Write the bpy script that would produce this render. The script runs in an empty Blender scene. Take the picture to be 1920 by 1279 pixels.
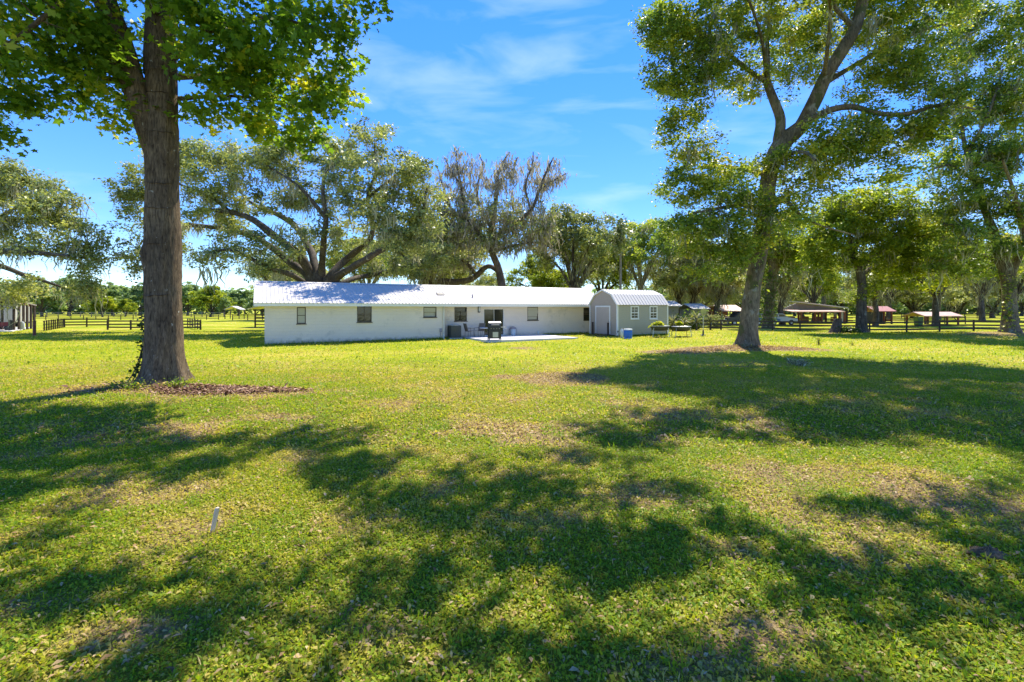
import bpy, bmesh, math, random
import numpy as np
from mathutils import Vector, Matrix

SC = bpy.context.scene
COL = SC.collection
R = math.radians

# ---------------------------------------------------------------- camera, sky, sun, exposure
F, CX, HY, CAMH = 900.0, 960.0, 578.0, 2.2          # focal length in photo pixels, centre column, horizon row, eye height
cam_d = bpy.data.cameras.new('camera')
cam_d.sensor_width = 36.0
cam_d.lens = F / 1920 * 36.0
cam_d.shift_y = (HY - 639.5) / 1920
cam_d.clip_start, cam_d.clip_end = 0.05, 3000
cam = bpy.data.objects.new('camera', cam_d)
COL.objects.link(cam)
cam.location = (0, 0, CAMH)
cam.rotation_euler = (R(90), 0, 0)
SC.camera = cam

SUN_EL, SUN_AZ = R(58), R(27)                       # azimuth clockwise from +Y (into the picture)
world = bpy.data.worlds.new('World')
SC.world = world
world.use_nodes = True
nt = world.node_tree
bg = nt.nodes['Background']
sky = nt.nodes.new('ShaderNodeTexSky')
sky.sky_type = 'NISHITA'
sky.sun_disc = False
sky.sun_elevation, sky.sun_rotation = SUN_EL, SUN_AZ
sky.air_density, sky.dust_density, sky.ozone_density = 0.75, 0.0, 3.0
hs = nt.nodes.new('ShaderNodeHueSaturation')
hs.inputs['Saturation'].default_value = 1.31
hs.inputs['Hue'].default_value = 0.514
hs.inputs['Value'].default_value = 1.0
nt.links.new(sky.outputs[0], hs.inputs['Color'])
tc = nt.nodes.new('ShaderNodeTexCoord')
mp = nt.nodes.new('ShaderNodeMapping')
mp.inputs['Scale'].default_value = (1.6, 1.2, 7.0)
mp.inputs['Rotation'].default_value = (0.15, 0.28, 0.3)
mp.inputs['Location'].default_value = (3.1, 0.7, 1.9)
nt.links.new(tc.outputs['Generated'], mp.inputs[0])
cn = nt.nodes.new('ShaderNodeTexNoise')
cn.inputs['Scale'].default_value = 2.3
cn.inputs['Detail'].default_value = 7
cn.inputs['Roughness'].default_value = 0.52
cn.inputs['Distortion'].default_value = 0.5
nt.links.new(mp.outputs[0], cn.inputs['Vector'])
cr = nt.nodes.new('ShaderNodeValToRGB')
cr.color_ramp.elements[0].position = 0.5
cr.color_ramp.elements[0].color = (0, 0, 0, 1)
cr.color_ramp.elements[1].position = 0.78
cr.color_ramp.elements[1].color = (0.26, 0.26, 0.26, 1)
nt.links.new(cn.outputs[0], cr.inputs[0])
mx = nt.nodes.new('ShaderNodeMix')
mx.data_type = 'RGBA'
nt.links.new(cr.outputs[0], mx.inputs[0])
# the photograph is tone mapped: the whole sky is rolled off by its own brightness, the same way in every direction
vm = nt.nodes.new('ShaderNodeSeparateColor'); vm.mode = 'HSV'
nt.links.new(hs.outputs[0], vm.inputs[0])
rm = nt.nodes.new('ShaderNodeMath'); rm.operation = 'MULTIPLY_ADD'
nt.links.new(vm.outputs[2], rm.inputs[0]); rm.inputs[1].default_value = 0.18; rm.inputs[2].default_value = 0.70
dv = nt.nodes.new('ShaderNodeMath'); dv.operation = 'DIVIDE'
nt.links.new(vm.outputs[2], dv.inputs[0]); nt.links.new(rm.outputs[0], dv.inputs[1])
cm = nt.nodes.new('ShaderNodeCombineColor'); cm.mode = 'HSV'
nt.links.new(vm.outputs[0], cm.inputs[0]); nt.links.new(vm.outputs[1], cm.inputs[1]); nt.links.new(dv.outputs[0], cm.inputs[2])
nt.links.new(cm.outputs[0], mx.inputs[6])
mx.inputs[7].default_value = (2.3, 2.6, 3.2, 1)      # thin sunlit cirrus, in the sky texture's own units
nt.links.new(mx.outputs[2], bg.inputs['Color'])
bg.inputs['Strength'].default_value = 0.14

sun_d = bpy.data.lights.new('sun', 'SUN')
sun_d.energy = 2.4
sun_d.angle = R(0.55)
sun_d.color = (1.0, 0.93, 0.81)
sun = bpy.data.objects.new('sun', sun_d)
COL.objects.link(sun)
SUN = Vector((math.sin(SUN_AZ) * math.cos(SUN_EL), math.cos(SUN_AZ) * math.cos(SUN_EL), math.sin(SUN_EL)))
sun.rotation_euler = (-SUN).to_track_quat('-Z', 'Y').to_euler()
sun.location = (20, 60, 80)

SC.view_settings.view_transform = 'Standard'
SC.view_settings.look = 'None'
SC.view_settings.exposure = 2.0
SC.view_settings.gamma = 1.0
SC.view_settings.use_curve_mapping = False
SC.cycles.use_denoising = True
SC.cycles.max_bounces = 12
SC.cycles.diffuse_bounces = 8
SC.cycles.transmission_bounces = 8
SC.cycles.caustics_reflective = SC.cycles.caustics_refractive = False

rng = np.random.default_rng(7)
random.seed(7)


def at(px, py, Y):
    """world point seen at photo pixel (px, py) at distance Y"""
    return np.array([(px - CX) / F * Y, Y, CAMH - (py - HY) / F * Y])


# ---------------------------------------------------------------- numpy noise
_perm = np.random.default_rng(3).random((64, 64, 64))


def vnoise(p):
    p = np.asarray(p, float)
    i = np.floor(p).astype(int)
    f = p - i
    f = f * f * (3 - 2 * f)
    out = np.zeros(len(p))
    for dx in (0, 1):
        for dy in (0, 1):
            for dz in (0, 1):
                w = (f[:, 0] if dx else 1 - f[:, 0]) * (f[:, 1] if dy else 1 - f[:, 1]) * (f[:, 2] if dz else 1 - f[:, 2])
                out += w * _perm[(i[:, 0] + dx) % 64, (i[:, 1] + dy) % 64, (i[:, 2] + dz) % 64]
    return out


def fbm(p, octaves=3):
    p = np.asarray(p, float)
    s, a, t = np.zeros(len(p)), 0.5, 0
    for o in range(octaves):
        s += a * vnoise(p * 2 ** o + 17.3 * o)
        t += a
        a *= 0.5
    return s / t


def fbm2(x, y, scale, octaves=3, seed=0.0):
    return fbm(np.stack([np.asarray(x) * scale + 31 + seed, np.asarray(y) * scale + 57, np.full(np.shape(x), 5.5 + seed)], 1), octaves)


# ---------------------------------------------------------------- ground height
MOUNDS = [(12.6, 25.7, 3.2, 0.20), (-10.0, 13.8, 2.2, 0.10), (38.0, 36.8, 4.5, 0.25)]


def gz(x, y):
    x, y = np.asarray(x, float), np.asarray(y, float)
    t = np.clip((y - 28) / 9, 0, 1)
    z = 0.10 * t * t * (3 - 2 * t)
    for mx_, my_, r, h in MOUNDS:
        z = z + h * np.exp(-((x - mx_) ** 2 + (y - my_) ** 2) / (r * r))
    return z


def gzf(x, y):
    return float(gz(x, y))


# ---------------------------------------------------------------- materials
def new_mat(name):
    m = bpy.data.materials.new(name)
    m.use_nodes = True
    return m, m.node_tree, m.node_tree.nodes['Principled BSDF']


def node(t, kind, **kw):
    n = t.nodes.new(kind)
    for k, v in kw.items():
        n.inputs[k].default_value = v
    return n


def ramp(t, stops, src):
    r = t.nodes.new('ShaderNodeValToRGB')
    e = r.color_ramp.elements
    while len(e) < len(stops):
        e.new(0.5)
    for el, (p, c) in zip(e, stops):
        el.position = p
        el.color = (*c, 1)
    t.links.new(src, r.inputs[0])
    return r.outputs[0]


def simple(name, col, rough=0.6, var=0.25, scale=6.0, bump=0.0, bscale=40.0, metal=0.0, stretch=None, dirt=None):
    """a base colour broken up by two noises, optional bump and optional stains (dirt = colour, threshold, scale)"""
    m, t, b = new_mat(name)
    co = t.nodes.new('ShaderNodeTexCoord')
    vec = co.outputs['Object']
    if stretch:
        mpn = node(t, 'ShaderNodeMapping', Scale=stretch)
        t.links.new(vec, mpn.inputs[0])
        vec = mpn.outputs[0]
    n = node(t, 'ShaderNodeTexNoise', Scale=scale, Detail=5.0, Roughness=0.62)
    t.links.new(vec, n.inputs['Vector'])
    c = np.array(col)
    out = ramp(t, [(0.25, tuple(c * (1 - var))), (0.75, tuple(np.minimum(c * (1 + var), 0.95)))], n.outputs[0])
    if dirt:
        dcol, thr, dsc = dirt
        n2 = node(t, 'ShaderNodeTexNoise', Scale=dsc, Detail=6.0, Roughness=0.7)
        t.links.new(vec, n2.inputs['Vector'])
        fac = ramp(t, [(thr, (0, 0, 0)), (min(thr + 0.18, 1), (0.8, 0.8, 0.8))], n2.outputs[0])
        mxn = t.nodes.new('ShaderNodeMix')
        mxn.data_type = 'RGBA'
        t.links.new(fac, mxn.inputs[0])
        t.links.new(out, mxn.inputs[6])
        mxn.inputs[7].default_value = (*dcol, 1)
        out = mxn.outputs[2]
    t.links.new(out, b.inputs['Base Color'])
    b.inputs['Roughness'].default_value = rough
    b.inputs['Metallic'].default_value = metal
    if bump:
        n3 = node(t, 'ShaderNodeTexNoise', Scale=bscale, Detail=6.0, Roughness=0.7)
        t.links.new(vec, n3.inputs['Vector'])
        bn = node(t, 'ShaderNodeBump', Strength=bump, Distance=0.02)
        t.links.new(n3.outputs[0], bn.inputs['Height'])
        t.links.new(bn.outputs[0], b.inputs['Normal'])
    return m


def leaf_mat(name, stops, trans=0.45, rough=0.45, tcol=(1.0, 1.0, 0.55)):
    """two-sided leaves: colour from the per-leaf attribute 'tint', light passes through"""
    m, t, b = new_mat(name)
    at_ = t.nodes.new('ShaderNodeAttribute')
    at_.attribute_name = 'tint'
    col = ramp(t, stops, at_.outputs['Fac'])
    t.links.new(col, b.inputs['Base Color'])
    b.inputs['Roughness'].default_value = rough
    b.inputs['Specular IOR Level'].default_value = 0.2
    tr = t.nodes.new('ShaderNodeBsdfTranslucent')
    mul = t.nodes.new('ShaderNodeMix')
    mul.data_type = 'RGBA'
    mul.blend_type = 'MULTIPLY'
    mul.inputs[0].default_value = 1.0
    t.links.new(col, mul.inputs[6])
    mul.inputs[7].default_value = (*tcol, 1)
    gain = t.nodes.new('ShaderNodeMix')
    gain.data_type = 'RGBA'
    gain.blend_type = 'ADD'
    gain.inputs[0].default_value = 0.6
    t.links.new(mul.outputs[2], gain.inputs[6])
    t.links.new(mul.outputs[2], gain.inputs[7])
    t.links.new(gain.outputs[2], tr.inputs['Color'])
    ms = t.nodes.new('ShaderNodeMixShader')
    ms.inputs[0].default_value = trans
    t.links.new(b.outputs[0], ms.inputs[1])
    t.links.new(tr.outputs[0], ms.inputs[2])
    t.links.new(ms.outputs[0], t.nodes['Material Output'].inputs['Surface'])
    return m


def bark_mat(name, dark, light, vscale=3.2, lichen=None, moss=None, bump=0.9):
    """furrowed bark: ridges stretched along the trunk, lichen patches and mossy green low on it"""
    m, t, b = new_mat(name)
    co = t.nodes.new('ShaderNodeTexCoord')
    mpn = node(t, 'ShaderNodeMapping', Scale=(vscale * 3.2, vscale * 3.2, vscale * 0.55))
    t.links.new(co.outputs['Object'], mpn.inputs[0])
    n = node(t, 'ShaderNodeTexNoise', Scale=1.6, Detail=7.0, Roughness=0.68, Distortion=0.7)
    t.links.new(mpn.outputs[0], n.inputs['Vector'])
    out = ramp(t, [(0.34, dark), (0.5, tuple((np.array(dark) + np.array(light)) / 2)), (0.68, light)], n.outputs[0])
    nl = node(t, 'ShaderNodeTexNoise', Scale=1.1, Detail=4.0, Roughness=0.6)
    t.links.new(co.outputs['Object'], nl.inputs['Vector'])
    mot = ramp(t, [(0.3, (0.55, 0.52, 0.50)), (0.55, (1.0, 1.0, 1.0)), (0.75, (1.35, 1.32, 1.22))], nl.outputs[0])
    mm_ = t.nodes.new('ShaderNodeMix')
    mm_.data_type = 'RGBA'
    mm_.blend_type = 'MULTIPLY'
    mm_.inputs[0].default_value = 1.0
    t.links.new(out, mm_.inputs[6])
    t.links.new(mot, mm_.inputs[7])
    out = mm_.outputs[2]
    for spec in (moss, lichen):
        if not spec:
            continue
        c, thr, sc = spec
        n2 = node(t, 'ShaderNodeTexNoise', Scale=sc, Detail=5.0, Roughness=0.6)
        t.links.new(co.outputs['Object'], n2.inputs['Vector'])
        fac = ramp(t, [(thr, (0, 0, 0)), (min(thr + 0.06, 1), (0.85, 0.85, 0.85))], n2.outputs[0])
        mxn = t.nodes.new('ShaderNodeMix')
        mxn.data_type = 'RGBA'
        t.links.new(fac, mxn.inputs[0])
        t.links.new(out, mxn.inputs[6])
        mxn.inputs[7].default_value = (*c, 1)
        out = mxn.outputs[2]
    t.links.new(out, b.inputs['Base Color'])
    b.inputs['Roughness'].default_value = 0.9
    b.inputs['Specular IOR Level'].default_value = 0.2
    bn = node(t, 'ShaderNodeBump', Strength=bump, Distance=0.035)
    t.links.new(n.outputs[0], bn.inputs['Height'])
    t.links.new(bn.outputs[0], b.inputs['Normal'])
    return m


M = {}
M['white_wall'] = simple('white_wall', (0.74, 0.66, 0.57), 0.8, 0.06, 0.7, 0.25, 60, dirt=((0.46, 0.43, 0.37), 0.58, 0.9))
M['white_metal'] = simple('white_metal', (0.56, 0.525, 0.47), 0.5, 0.05, 2.0, dirt=((0.40, 0.39, 0.36), 0.66, 1.6))
M['white_trim'] = simple('white_trim', (0.78, 0.77, 0.73), 0.55, 0.05, 4.0)
M['soffit'] = simple('soffit', (0.62, 0.60, 0.54), 0.7, 0.06, 3.0)
M['bronze'] = simple('bronze', (0.055, 0.038, 0.024), 0.4, 0.2, 8.0)
M['door_frame'] = simple('door_frame', (0.74, 0.73, 0.70), 0.45, 0.04, 4.0)
M['blind'] = simple('blind', (0.42, 0.40, 0.31), 0.35, 0.12, 5.0, stretch=(1, 1, 30))
M['concrete'] = simple('concrete', (0.56, 0.54, 0.51), 0.85, 0.08, 1.4, 0.2, 50, dirt=((0.40, 0.37, 0.32), 0.68, 2.0))
M['siding_tan'] = simple('siding_tan', (0.42, 0.345, 0.265), 0.65, 0.08, 3.0, stretch=(1, 1, 6))
M['siding_grey'] = simple('siding_grey', (0.42, 0.39, 0.29), 0.65, 0.08, 3.0, stretch=(1, 1, 6))
M['door_tan'] = simple('door_tan', (0.46, 0.385, 0.32), 0.6, 0.06, 3.0)
M['dark_wood'] = simple('dark_wood', (0.055, 0.036, 0.026), 0.8, 0.35, 5.0, 0.4, 30, stretch=(1, 1, 0.3))
M['fence_wood'] = simple('fence_wood', (0.060, 0.044, 0.034), 0.85, 0.4, 2.5, 0.4, 30)
M['weather_wood'] = simple('weather_wood', (0.24, 0.20, 0.155), 0.85, 0.3, 3.0, 0.4, 30)
M['pale_wood'] = simple('pale_wood', (0.72, 0.55, 0.38), 0.8, 0.18, 9.0, 0.4, 60, stretch=(1, 1, 0.2))
M['black_metal'] = simple('black_metal', (0.025, 0.025, 0.024), 0.4, 0.3, 12.0)
M['steel'] = simple('steel', (0.42, 0.42, 0.40), 0.35, 0.15, 12.0, metal=0.7)
M['ac_green'] = simple('ac_green', (0.060, 0.068, 0.062), 0.5, 0.2, 8.0)
M['ac_top'] = simple('ac_top', (0.42, 0.42, 0.40), 0.5, 0.12, 8.0)
M['mesh_fabric'] = simple('mesh_fabric', (0.20, 0.165, 0.14), 0.8, 0.15, 20.0)
M['blue_plastic'] = simple('blue_plastic', (0.005, 0.12, 0.56), 0.35, 0.12, 4.0)
M['pale_plastic'] = simple('pale_plastic', (0.62, 0.66, 0.68), 0.45, 0.06, 4.0)
M['grey_plastic'] = simple('grey_plastic', (0.30, 0.28, 0.31), 0.5, 0.08, 4.0)
M['yellow_plastic'] = simple('yellow_plastic', (0.36, 0.36, 0.10), 0.5, 0.12, 4.0)
M['tub_black'] = simple('tub_black', (0.035, 0.036, 0.026), 0.5, 0.3, 6.0)
M['red_roof'] = simple('red_roof', (0.30, 0.085, 0.065), 0.55, 0.25, 2.0)
M['pink_roof'] = simple('pink_roof', (0.50, 0.30, 0.22), 0.55, 0.2, 2.0)
M['red_wood'] = simple('red_wood', (0.17, 0.055, 0.035), 0.8, 0.3, 2.0)
M['barn_grey'] = simple('barn_grey', (0.20, 0.19, 0.17), 0.8, 0.2, 2.0)
M['car_black'] = simple('car_black', (0.018, 0.020, 0.024), 0.25, 0.2, 3.0)
M['car_blue'] = simple('car_blue', (0.035, 0.10, 0.21), 0.28, 0.15, 3.0)
M['car_silver'] = simple('car_silver', (0.34, 0.36, 0.38), 0.28, 0.1, 3.0, metal=0.3)
M['tractor_red'] = simple('tractor_red', (0.26, 0.022, 0.016), 0.4, 0.2, 4.0)
M['rubber'] = simple('rubber', (0.022, 0.021, 0.020), 0.8, 0.2, 8.0)
M['bin_green'] = simple('bin_green', (0.07, 0.14, 0.03), 0.5, 0.12, 4.0)
M['pole_wood'] = simple('pole_wood', (0.24, 0.22, 0.19), 0.85, 0.25, 3.0, 0.3, 20, stretch=(1, 1, 0.2))
M['dirt'] = simple('dirt', (0.17, 0.115, 0.055), 0.95, 0.45, 14.0, 0.9, 30)

t = M['white_wall'].node_tree
b = t.nodes['Principled BSDF']
co = t.nodes.new('ShaderNodeTexCoord')
sp = t.nodes.new('ShaderNodeSeparateXYZ'); cb = t.nodes.new('ShaderNodeCombineXYZ')
t.links.new(co.outputs['Object'], sp.inputs[0]); t.links.new(sp.outputs['X'], cb.inputs['X']); t.links.new(sp.outputs['Z'], cb.inputs['Y'])
bk = node(t, 'ShaderNodeTexBrick', Scale=1.0)
bk.inputs['Mortar Size'].default_value = 0.008; bk.inputs['Brick Width'].default_value = 0.4; bk.inputs['Row Height'].default_value = 0.2
t.links.new(cb.outputs[0], bk.inputs['Vector'])
bb = node(t, 'ShaderNodeBump', Strength=0.7, Distance=0.01)
bb.invert = True
t.links.new(bk.outputs['Fac'], bb.inputs['Height'])
old_n = b.inputs['Normal'].links[0].from_socket
t.links.new(old_n, bb.inputs['Normal']); t.links.new(bb.outputs[0], b.inputs['Normal'])
ns = node(t, 'ShaderNodeTexNoise', Scale=3.0, Detail=6.0, Roughness=0.7)
t.links.new(co.outputs['Object'], ns.inputs['Vector'])
ma = t.nodes.new('ShaderNodeMath'); ma.operation = 'MULTIPLY_ADD'
t.links.new(ns.outputs[0], ma.inputs[0]); ma.inputs[1].default_value = 0.75
t.links.new(sp.outputs['Z'], ma.inputs[2])
fs_ = ramp(t, [(0.40, (0.85, 0.85, 0.85)), (0.72, (0, 0, 0))], ma.outputs[0])
mw = t.nodes.new('ShaderNodeMix'); mw.data_type = 'RGBA'
old_c = b.inputs['Base Color'].links[0].from_socket
t.links.new(fs_, mw.inputs[0]); t.links.new(old_c, mw.inputs[6]); mw.inputs[7].default_value = (0.34, 0.30, 0.22, 1)
t.links.new(mw.outputs[2], b.inputs['Base Color'])

m, t, b = new_mat('window_glass')
b.inputs['Base Color'].default_value = (0.016, 0.020, 0.015, 1)
b.inputs['Roughness'].default_value = 0.06
_n = node(t, 'ShaderNodeTexNoise', Scale=2.2, Detail=2.0)
_bn = node(t, 'ShaderNodeBump', Strength=0.06, Distance=0.05)
t.links.new(_n.outputs[0], _bn.inputs['Height'])
t.links.new(_bn.outputs[0], b.inputs['Normal'])
M['glass'] = m

GUM = [(0.0, (0.0668, 0.1289, 0.0143)), (0.45, (0.1308, 0.2348, 0.0202)), (0.8, (0.2386, 0.3534, 0.0269)), (1.0, (0.526, 0.4909, 0.0446))]
OAK = [(0.0, (0.0658, 0.114, 0.0187)), (0.45, (0.185, 0.2736, 0.0411)), (0.8, (0.3628, 0.4179, 0.0537)), (0.97, (0.54, 0.5, 0.0712)), (1.0, (0.54, 0.5, 0.1042))]
LIVE = [(0.0, (0.0896, 0.1195, 0.0438)), (0.5, (0.2623, 0.3098, 0.1026)), (0.85, (0.4871, 0.5022, 0.1469)), (1.0, (0.56, 0.54, 0.2025))]
BRIGHT = [(0.0, (0.0874, 0.1439, 0.0149)), (0.5, (0.2111, 0.2754, 0.0249)), (1.0, (0.462, 0.46, 0.0413))]
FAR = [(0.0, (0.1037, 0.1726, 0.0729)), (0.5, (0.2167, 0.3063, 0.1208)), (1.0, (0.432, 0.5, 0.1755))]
MOSS = [(0.0, (0.1536, 0.1476, 0.0886)), (0.5, (0.3104, 0.3033, 0.1905)), (1.0, (0.5414, 0.5086, 0.3281))]
MOSSB = [(0, (0.17, 0.145, 0.1)), (0.5, (0.3, 0.265, 0.19)), (1, (0.42, 0.38, 0.28))]
M['leaf_gum'] = leaf_mat('leaf_gum', GUM, 0.5)
M['leaf_oak'] = leaf_mat('leaf_oak', OAK, 0.42, 0.38)
M['leaf_live'] = leaf_mat('leaf_live', LIVE, 0.24, 0.40)
M['leaf_bright'] = leaf_mat('leaf_bright', BRIGHT, 0.5)
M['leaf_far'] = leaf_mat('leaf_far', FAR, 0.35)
M['moss'] = leaf_mat('moss', MOSS, 0.35, 0.9, (1, 1, 0.85))
M['moss_brown'] = leaf_mat('moss_brown', MOSSB, 0.35, 0.9, (1, 1, 0.85))
M['ivy'] = leaf_mat('ivy', [(0, (0.018, 0.045, 0.010)), (1, (0.05, 0.10, 0.014))], 0.3)
M['yucca'] = leaf_mat('yucca', [(0, (0.08, 0.10, 0.05)), (1, (0.34, 0.33, 0.20))], 0.25)
GRASS = [(0, (0.080, 0.170, 0.010)), (0.3, (0.165, 0.275, 0.012)), (0.55, (0.258, 0.335, 0.012)), (0.75, (0.375, 0.372, 0.016)), (0.88, (0.48, 0.39, 0.10)), (1.0, (0.56, 0.44, 0.2))]
M['grass'] = leaf_mat('grass', GRASS, 0.42, 0.5, (1.0, 1.0, 0.45))
M['litter'] = leaf_mat('litter', [(0, (0.085, 0.048, 0.020)), (0.4, (0.28, 0.17, 0.070)), (0.75, (0.42, 0.29, 0.13)), (1, (0.52, 0.40, 0.22))], 0.15, 0.7, (1, 0.9, 0.7))
M['mulch'] = leaf_mat('mulch', [(0, (0.09, 0.045, 0.026)), (0.5, (0.25, 0.135, 0.08)), (1, (0.48, 0.33, 0.22))], 0.02, 0.9, (1, 1, 1))

M['bark_gum'] = bark_mat('bark_gum', (0.048, 0.033, 0.019), (0.235, 0.17, 0.10), 4.5, lichen=((0.46, 0.45, 0.37), 0.665, 6.5), bump=1.0)
M['bark_oak'] = bark_mat('bark_oak', (0.075, 0.06, 0.036), (0.31, 0.25, 0.155), 3.0, lichen=((0.30, 0.29, 0.22), 0.60, 1.8), moss=((0.085, 0.095, 0.03), 0.56, 1.3))
M['bark_live'] = bark_mat('bark_live', (0.034, 0.028, 0.022), (0.165, 0.14, 0.105), 2.4, lichen=((0.27, 0.26, 0.21), 0.60, 1.6))
M['bark_dead'] = bark_mat('bark_dead', (0.040, 0.030, 0.023), (0.22, 0.175, 0.135), 2.4)


# ---------------------------------------------------------------- object helpers
def tag(o, label=None, cat=None, group=None, kind=None):
    if label:
        o['label'] = label
    if cat:
        o['category'] = cat
    if group:
        o['group'] = group
    if kind:
        o['kind'] = kind
    return o


def link(name, me, parent=None, loc=(0, 0, 0), rot=(0, 0, 0), scale=(1, 1, 1)):
    o = bpy.data.objects.new(name, me)
    COL.objects.link(o)
    o.parent = parent
    o.location, o.rotation_euler, o.scale = loc, rot, scale
    return o


def thing(name, label, cat, loc=(0, 0, 0), rz=0.0, group=None):
    o = link(name, None, None, loc, (0, 0, rz))
    o.empty_display_size = 0.2
    return tag(o, label, cat, group)


def np_mesh(name, verts, faces, mat, tint=None, smooth=False):
    """one mesh from numpy arrays; faces is (n, k), tint one value per face"""
    me = bpy.data.meshes.new(name)
    verts = np.asarray(verts, np.float32)
    faces = np.asarray(faces, np.int32)
    nf, k = faces.shape
    me.vertices.add(len(verts))
    me.vertices.foreach_set('co', verts.ravel())
    me.loops.add(nf * k)
    me.loops.foreach_set('vertex_index', faces.ravel())
    me.polygons.add(nf)
    me.polygons.foreach_set('loop_start', np.arange(nf, dtype=np.int32) * k)
    me.polygons.foreach_set('loop_total', np.full(nf, k, np.int32))
    if smooth:
        me.polygons.foreach_set('use_smooth', np.ones(nf, bool))
    if tint is not None:
        a = me.attributes.new('tint', 'FLOAT', 'FACE')
        a.data.foreach_set('value', np.asarray(tint, np.float32))
    me.materials.append(mat)
    me.update(calc_edges=True)
    return me


class MB:
    """collects boxes, bars, prisms and lathes into one mesh"""
    def __init__(self):
        self.v, self.f = [], []

    def add(self, vs, fs):
        o = len(self.v)
        self.v += [tuple(map(float, p)) for p in vs]
        self.f += [tuple(i + o for i in f) for f in fs]
        return self

    def box(self, x0, x1, y0, y1, z0, z1):
        return self.add([(x0, y0, z0), (x1, y0, z0), (x1, y1, z0), (x0, y1, z0), (x0, y0, z1), (x1, y0, z1), (x1, y1, z1), (x0, y1, z1)],
                        [(0, 3, 2, 1), (4, 5, 6, 7), (0, 1, 5, 4), (1, 2, 6, 5), (2, 3, 7, 6), (3, 0, 4, 7)])

    def bar(self, p, q, w, h=None, sides=None):
        """a bar from p to q, square (w x h) or round with a number of sides"""
        p, q = Vector(p), Vector(q)
        d = (q - p).normalized()
        up = Vector((0, 0, 1)) if abs(d.z) < 0.95 else Vector((0, 1, 0))
        s = d.cross(up).normalized()
        u = s.cross(d)
        h = h or w
        if sides:
            ring = [(math.cos(2 * math.pi * i / sides) * w / 2, math.sin(2 * math.pi * i / sides) * h / 2) for i in range(sides)]
        else:
            ring = [(-w / 2, -h / 2), (w / 2, -h / 2), (w / 2, h / 2), (-w / 2, h / 2)]
        n = len(ring)
        vs = [p + s * a + u * c for a, c in ring] + [q + s * a + u * c for a, c in ring]
        fs = [(i, (i + 1) % n, n + (i + 1) % n, n + i) for i in range(n)] + [tuple(range(n))[::-1], tuple(range(n, 2 * n))]
        return self.add(vs, fs)

    def lathe(self, prof, sides=20, c=(0, 0), sx=1.0, sy=1.0):
        vs, fs, n = [], [], sides
        for r, z in prof:
            vs += [(c[0] + sx * r * math.cos(2 * math.pi * i / n), c[1] + sy * r * math.sin(2 * math.pi * i / n), z) for i in range(n)]
        for k in range(len(prof) - 1):
            fs += [(k * n + i, k * n + (i + 1) % n, (k + 1) * n + (i + 1) % n, (k + 1) * n + i) for i in range(n)]
        fs += [tuple(range(n))[::-1], tuple(range((len(prof) - 1) * n, len(prof) * n))]
        return self.add(vs, fs)

    def prism(self, poly, y0, y1, axis='y'):
        """a polygon in (a, z) pushed along an axis"""
        n = len(poly)
        if axis == 'y':
            vs = [(a, y0, z) for a, z in poly] + [(a, y1, z) for a, z in poly]
        elif axis == 'x':
            vs = [(y0, a, z) for a, z in poly] + [(y1, a, z) for a, z in poly]
        else:
            vs = [(a, c, y0) for a, c in poly] + [(a, c, y1) for a, c in poly]
        return self.add(vs, [(i, (i + 1) % n, n + (i + 1) % n, n + i) for i in range(n)] + [tuple(range(n))[::-1], tuple(range(n, 2 * n))])

    def mesh(self, name, mat, bevel=0.0, smooth=False):
        me = bpy.data.meshes.new(name)
        me.from_pydata(self.v, [], self.f)
        bm = bmesh.new()
        bm.from_mesh(me)
        bmesh.ops.recalc_face_normals(bm, faces=bm.faces)
        if bevel:
            bmesh.ops.bevel(bm, geom=list(bm.edges), offset=bevel, segments=2, affect='EDGES', clamp_overlap=True)
        if smooth:
            for f in bm.faces:
                f.smooth = len(f.verts) == 4
        bm.to_mesh(me)
        bm.free()
        me.materials.append(mat)
        return me

    def obj(self, name, mat, parent=None, bevel=0.0, smooth=False, **kw):
        return link(name, self.mesh(name, mat, bevel, smooth), parent, **kw)


def box(name, mat, parent, x0, x1, y0, y1, z0, z1, bevel=0.0):
    return MB().box(x0, x1, y0, y1, z0, z1).obj(name, mat, parent, bevel)


_unit = {}


def plank(name, mat, parent, p, q, w, h):
    """a board from p to q that shares one unit-cube mesh with all boards of its material"""
    if mat.name not in _unit:
        _unit[mat.name] = MB().box(-0.5, 0.5, -0.5, 0.5, -0.5, 0.5).mesh('board', mat)
    p, q = Vector(p), Vector(q)
    d = q - p
    o = link(name, _unit[mat.name], parent, (p + q) / 2)
    o.rotation_euler = d.to_track_quat('X', 'Z').to_euler()
    o.scale = (d.length, w, h)
    return o


# ================================================================ GROUND
def patch_mask(x, y):
    """where soil and fallen leaves show instead of grass: 0 grass, 1 bare"""
    x, y = np.asarray(x, float), np.asarray(y, float)
    d = np.zeros(np.shape(x))
    for cx_, cy_, rx, ry, s in DIRT:
        q = ((x - cx_) / rx) ** 2 + ((y - cy_) / ry) ** 2
        d = np.maximum(d, s * np.clip(1.45 - q, 0, 1))
    n = fbm2(x, y, 1.6, 3)
    fine = fbm2(x, y, 5.0, 2, 6.0)
    worn = np.clip((fbm2(x, y, 1.25, 4, 3.0) + 0.30 * (fine - 0.5) - 0.50) * 5.0, 0, 1) * np.clip((19 - y) / 11, 0, 1)
    return np.clip(np.clip(d * (1.9 * n + 1.1 * fine - 0.65) - 0.08, 0, 1) + 0.62 * worn * np.clip((y - 1.2) / 4.5, 0.3, 1), 0, 1)


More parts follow.
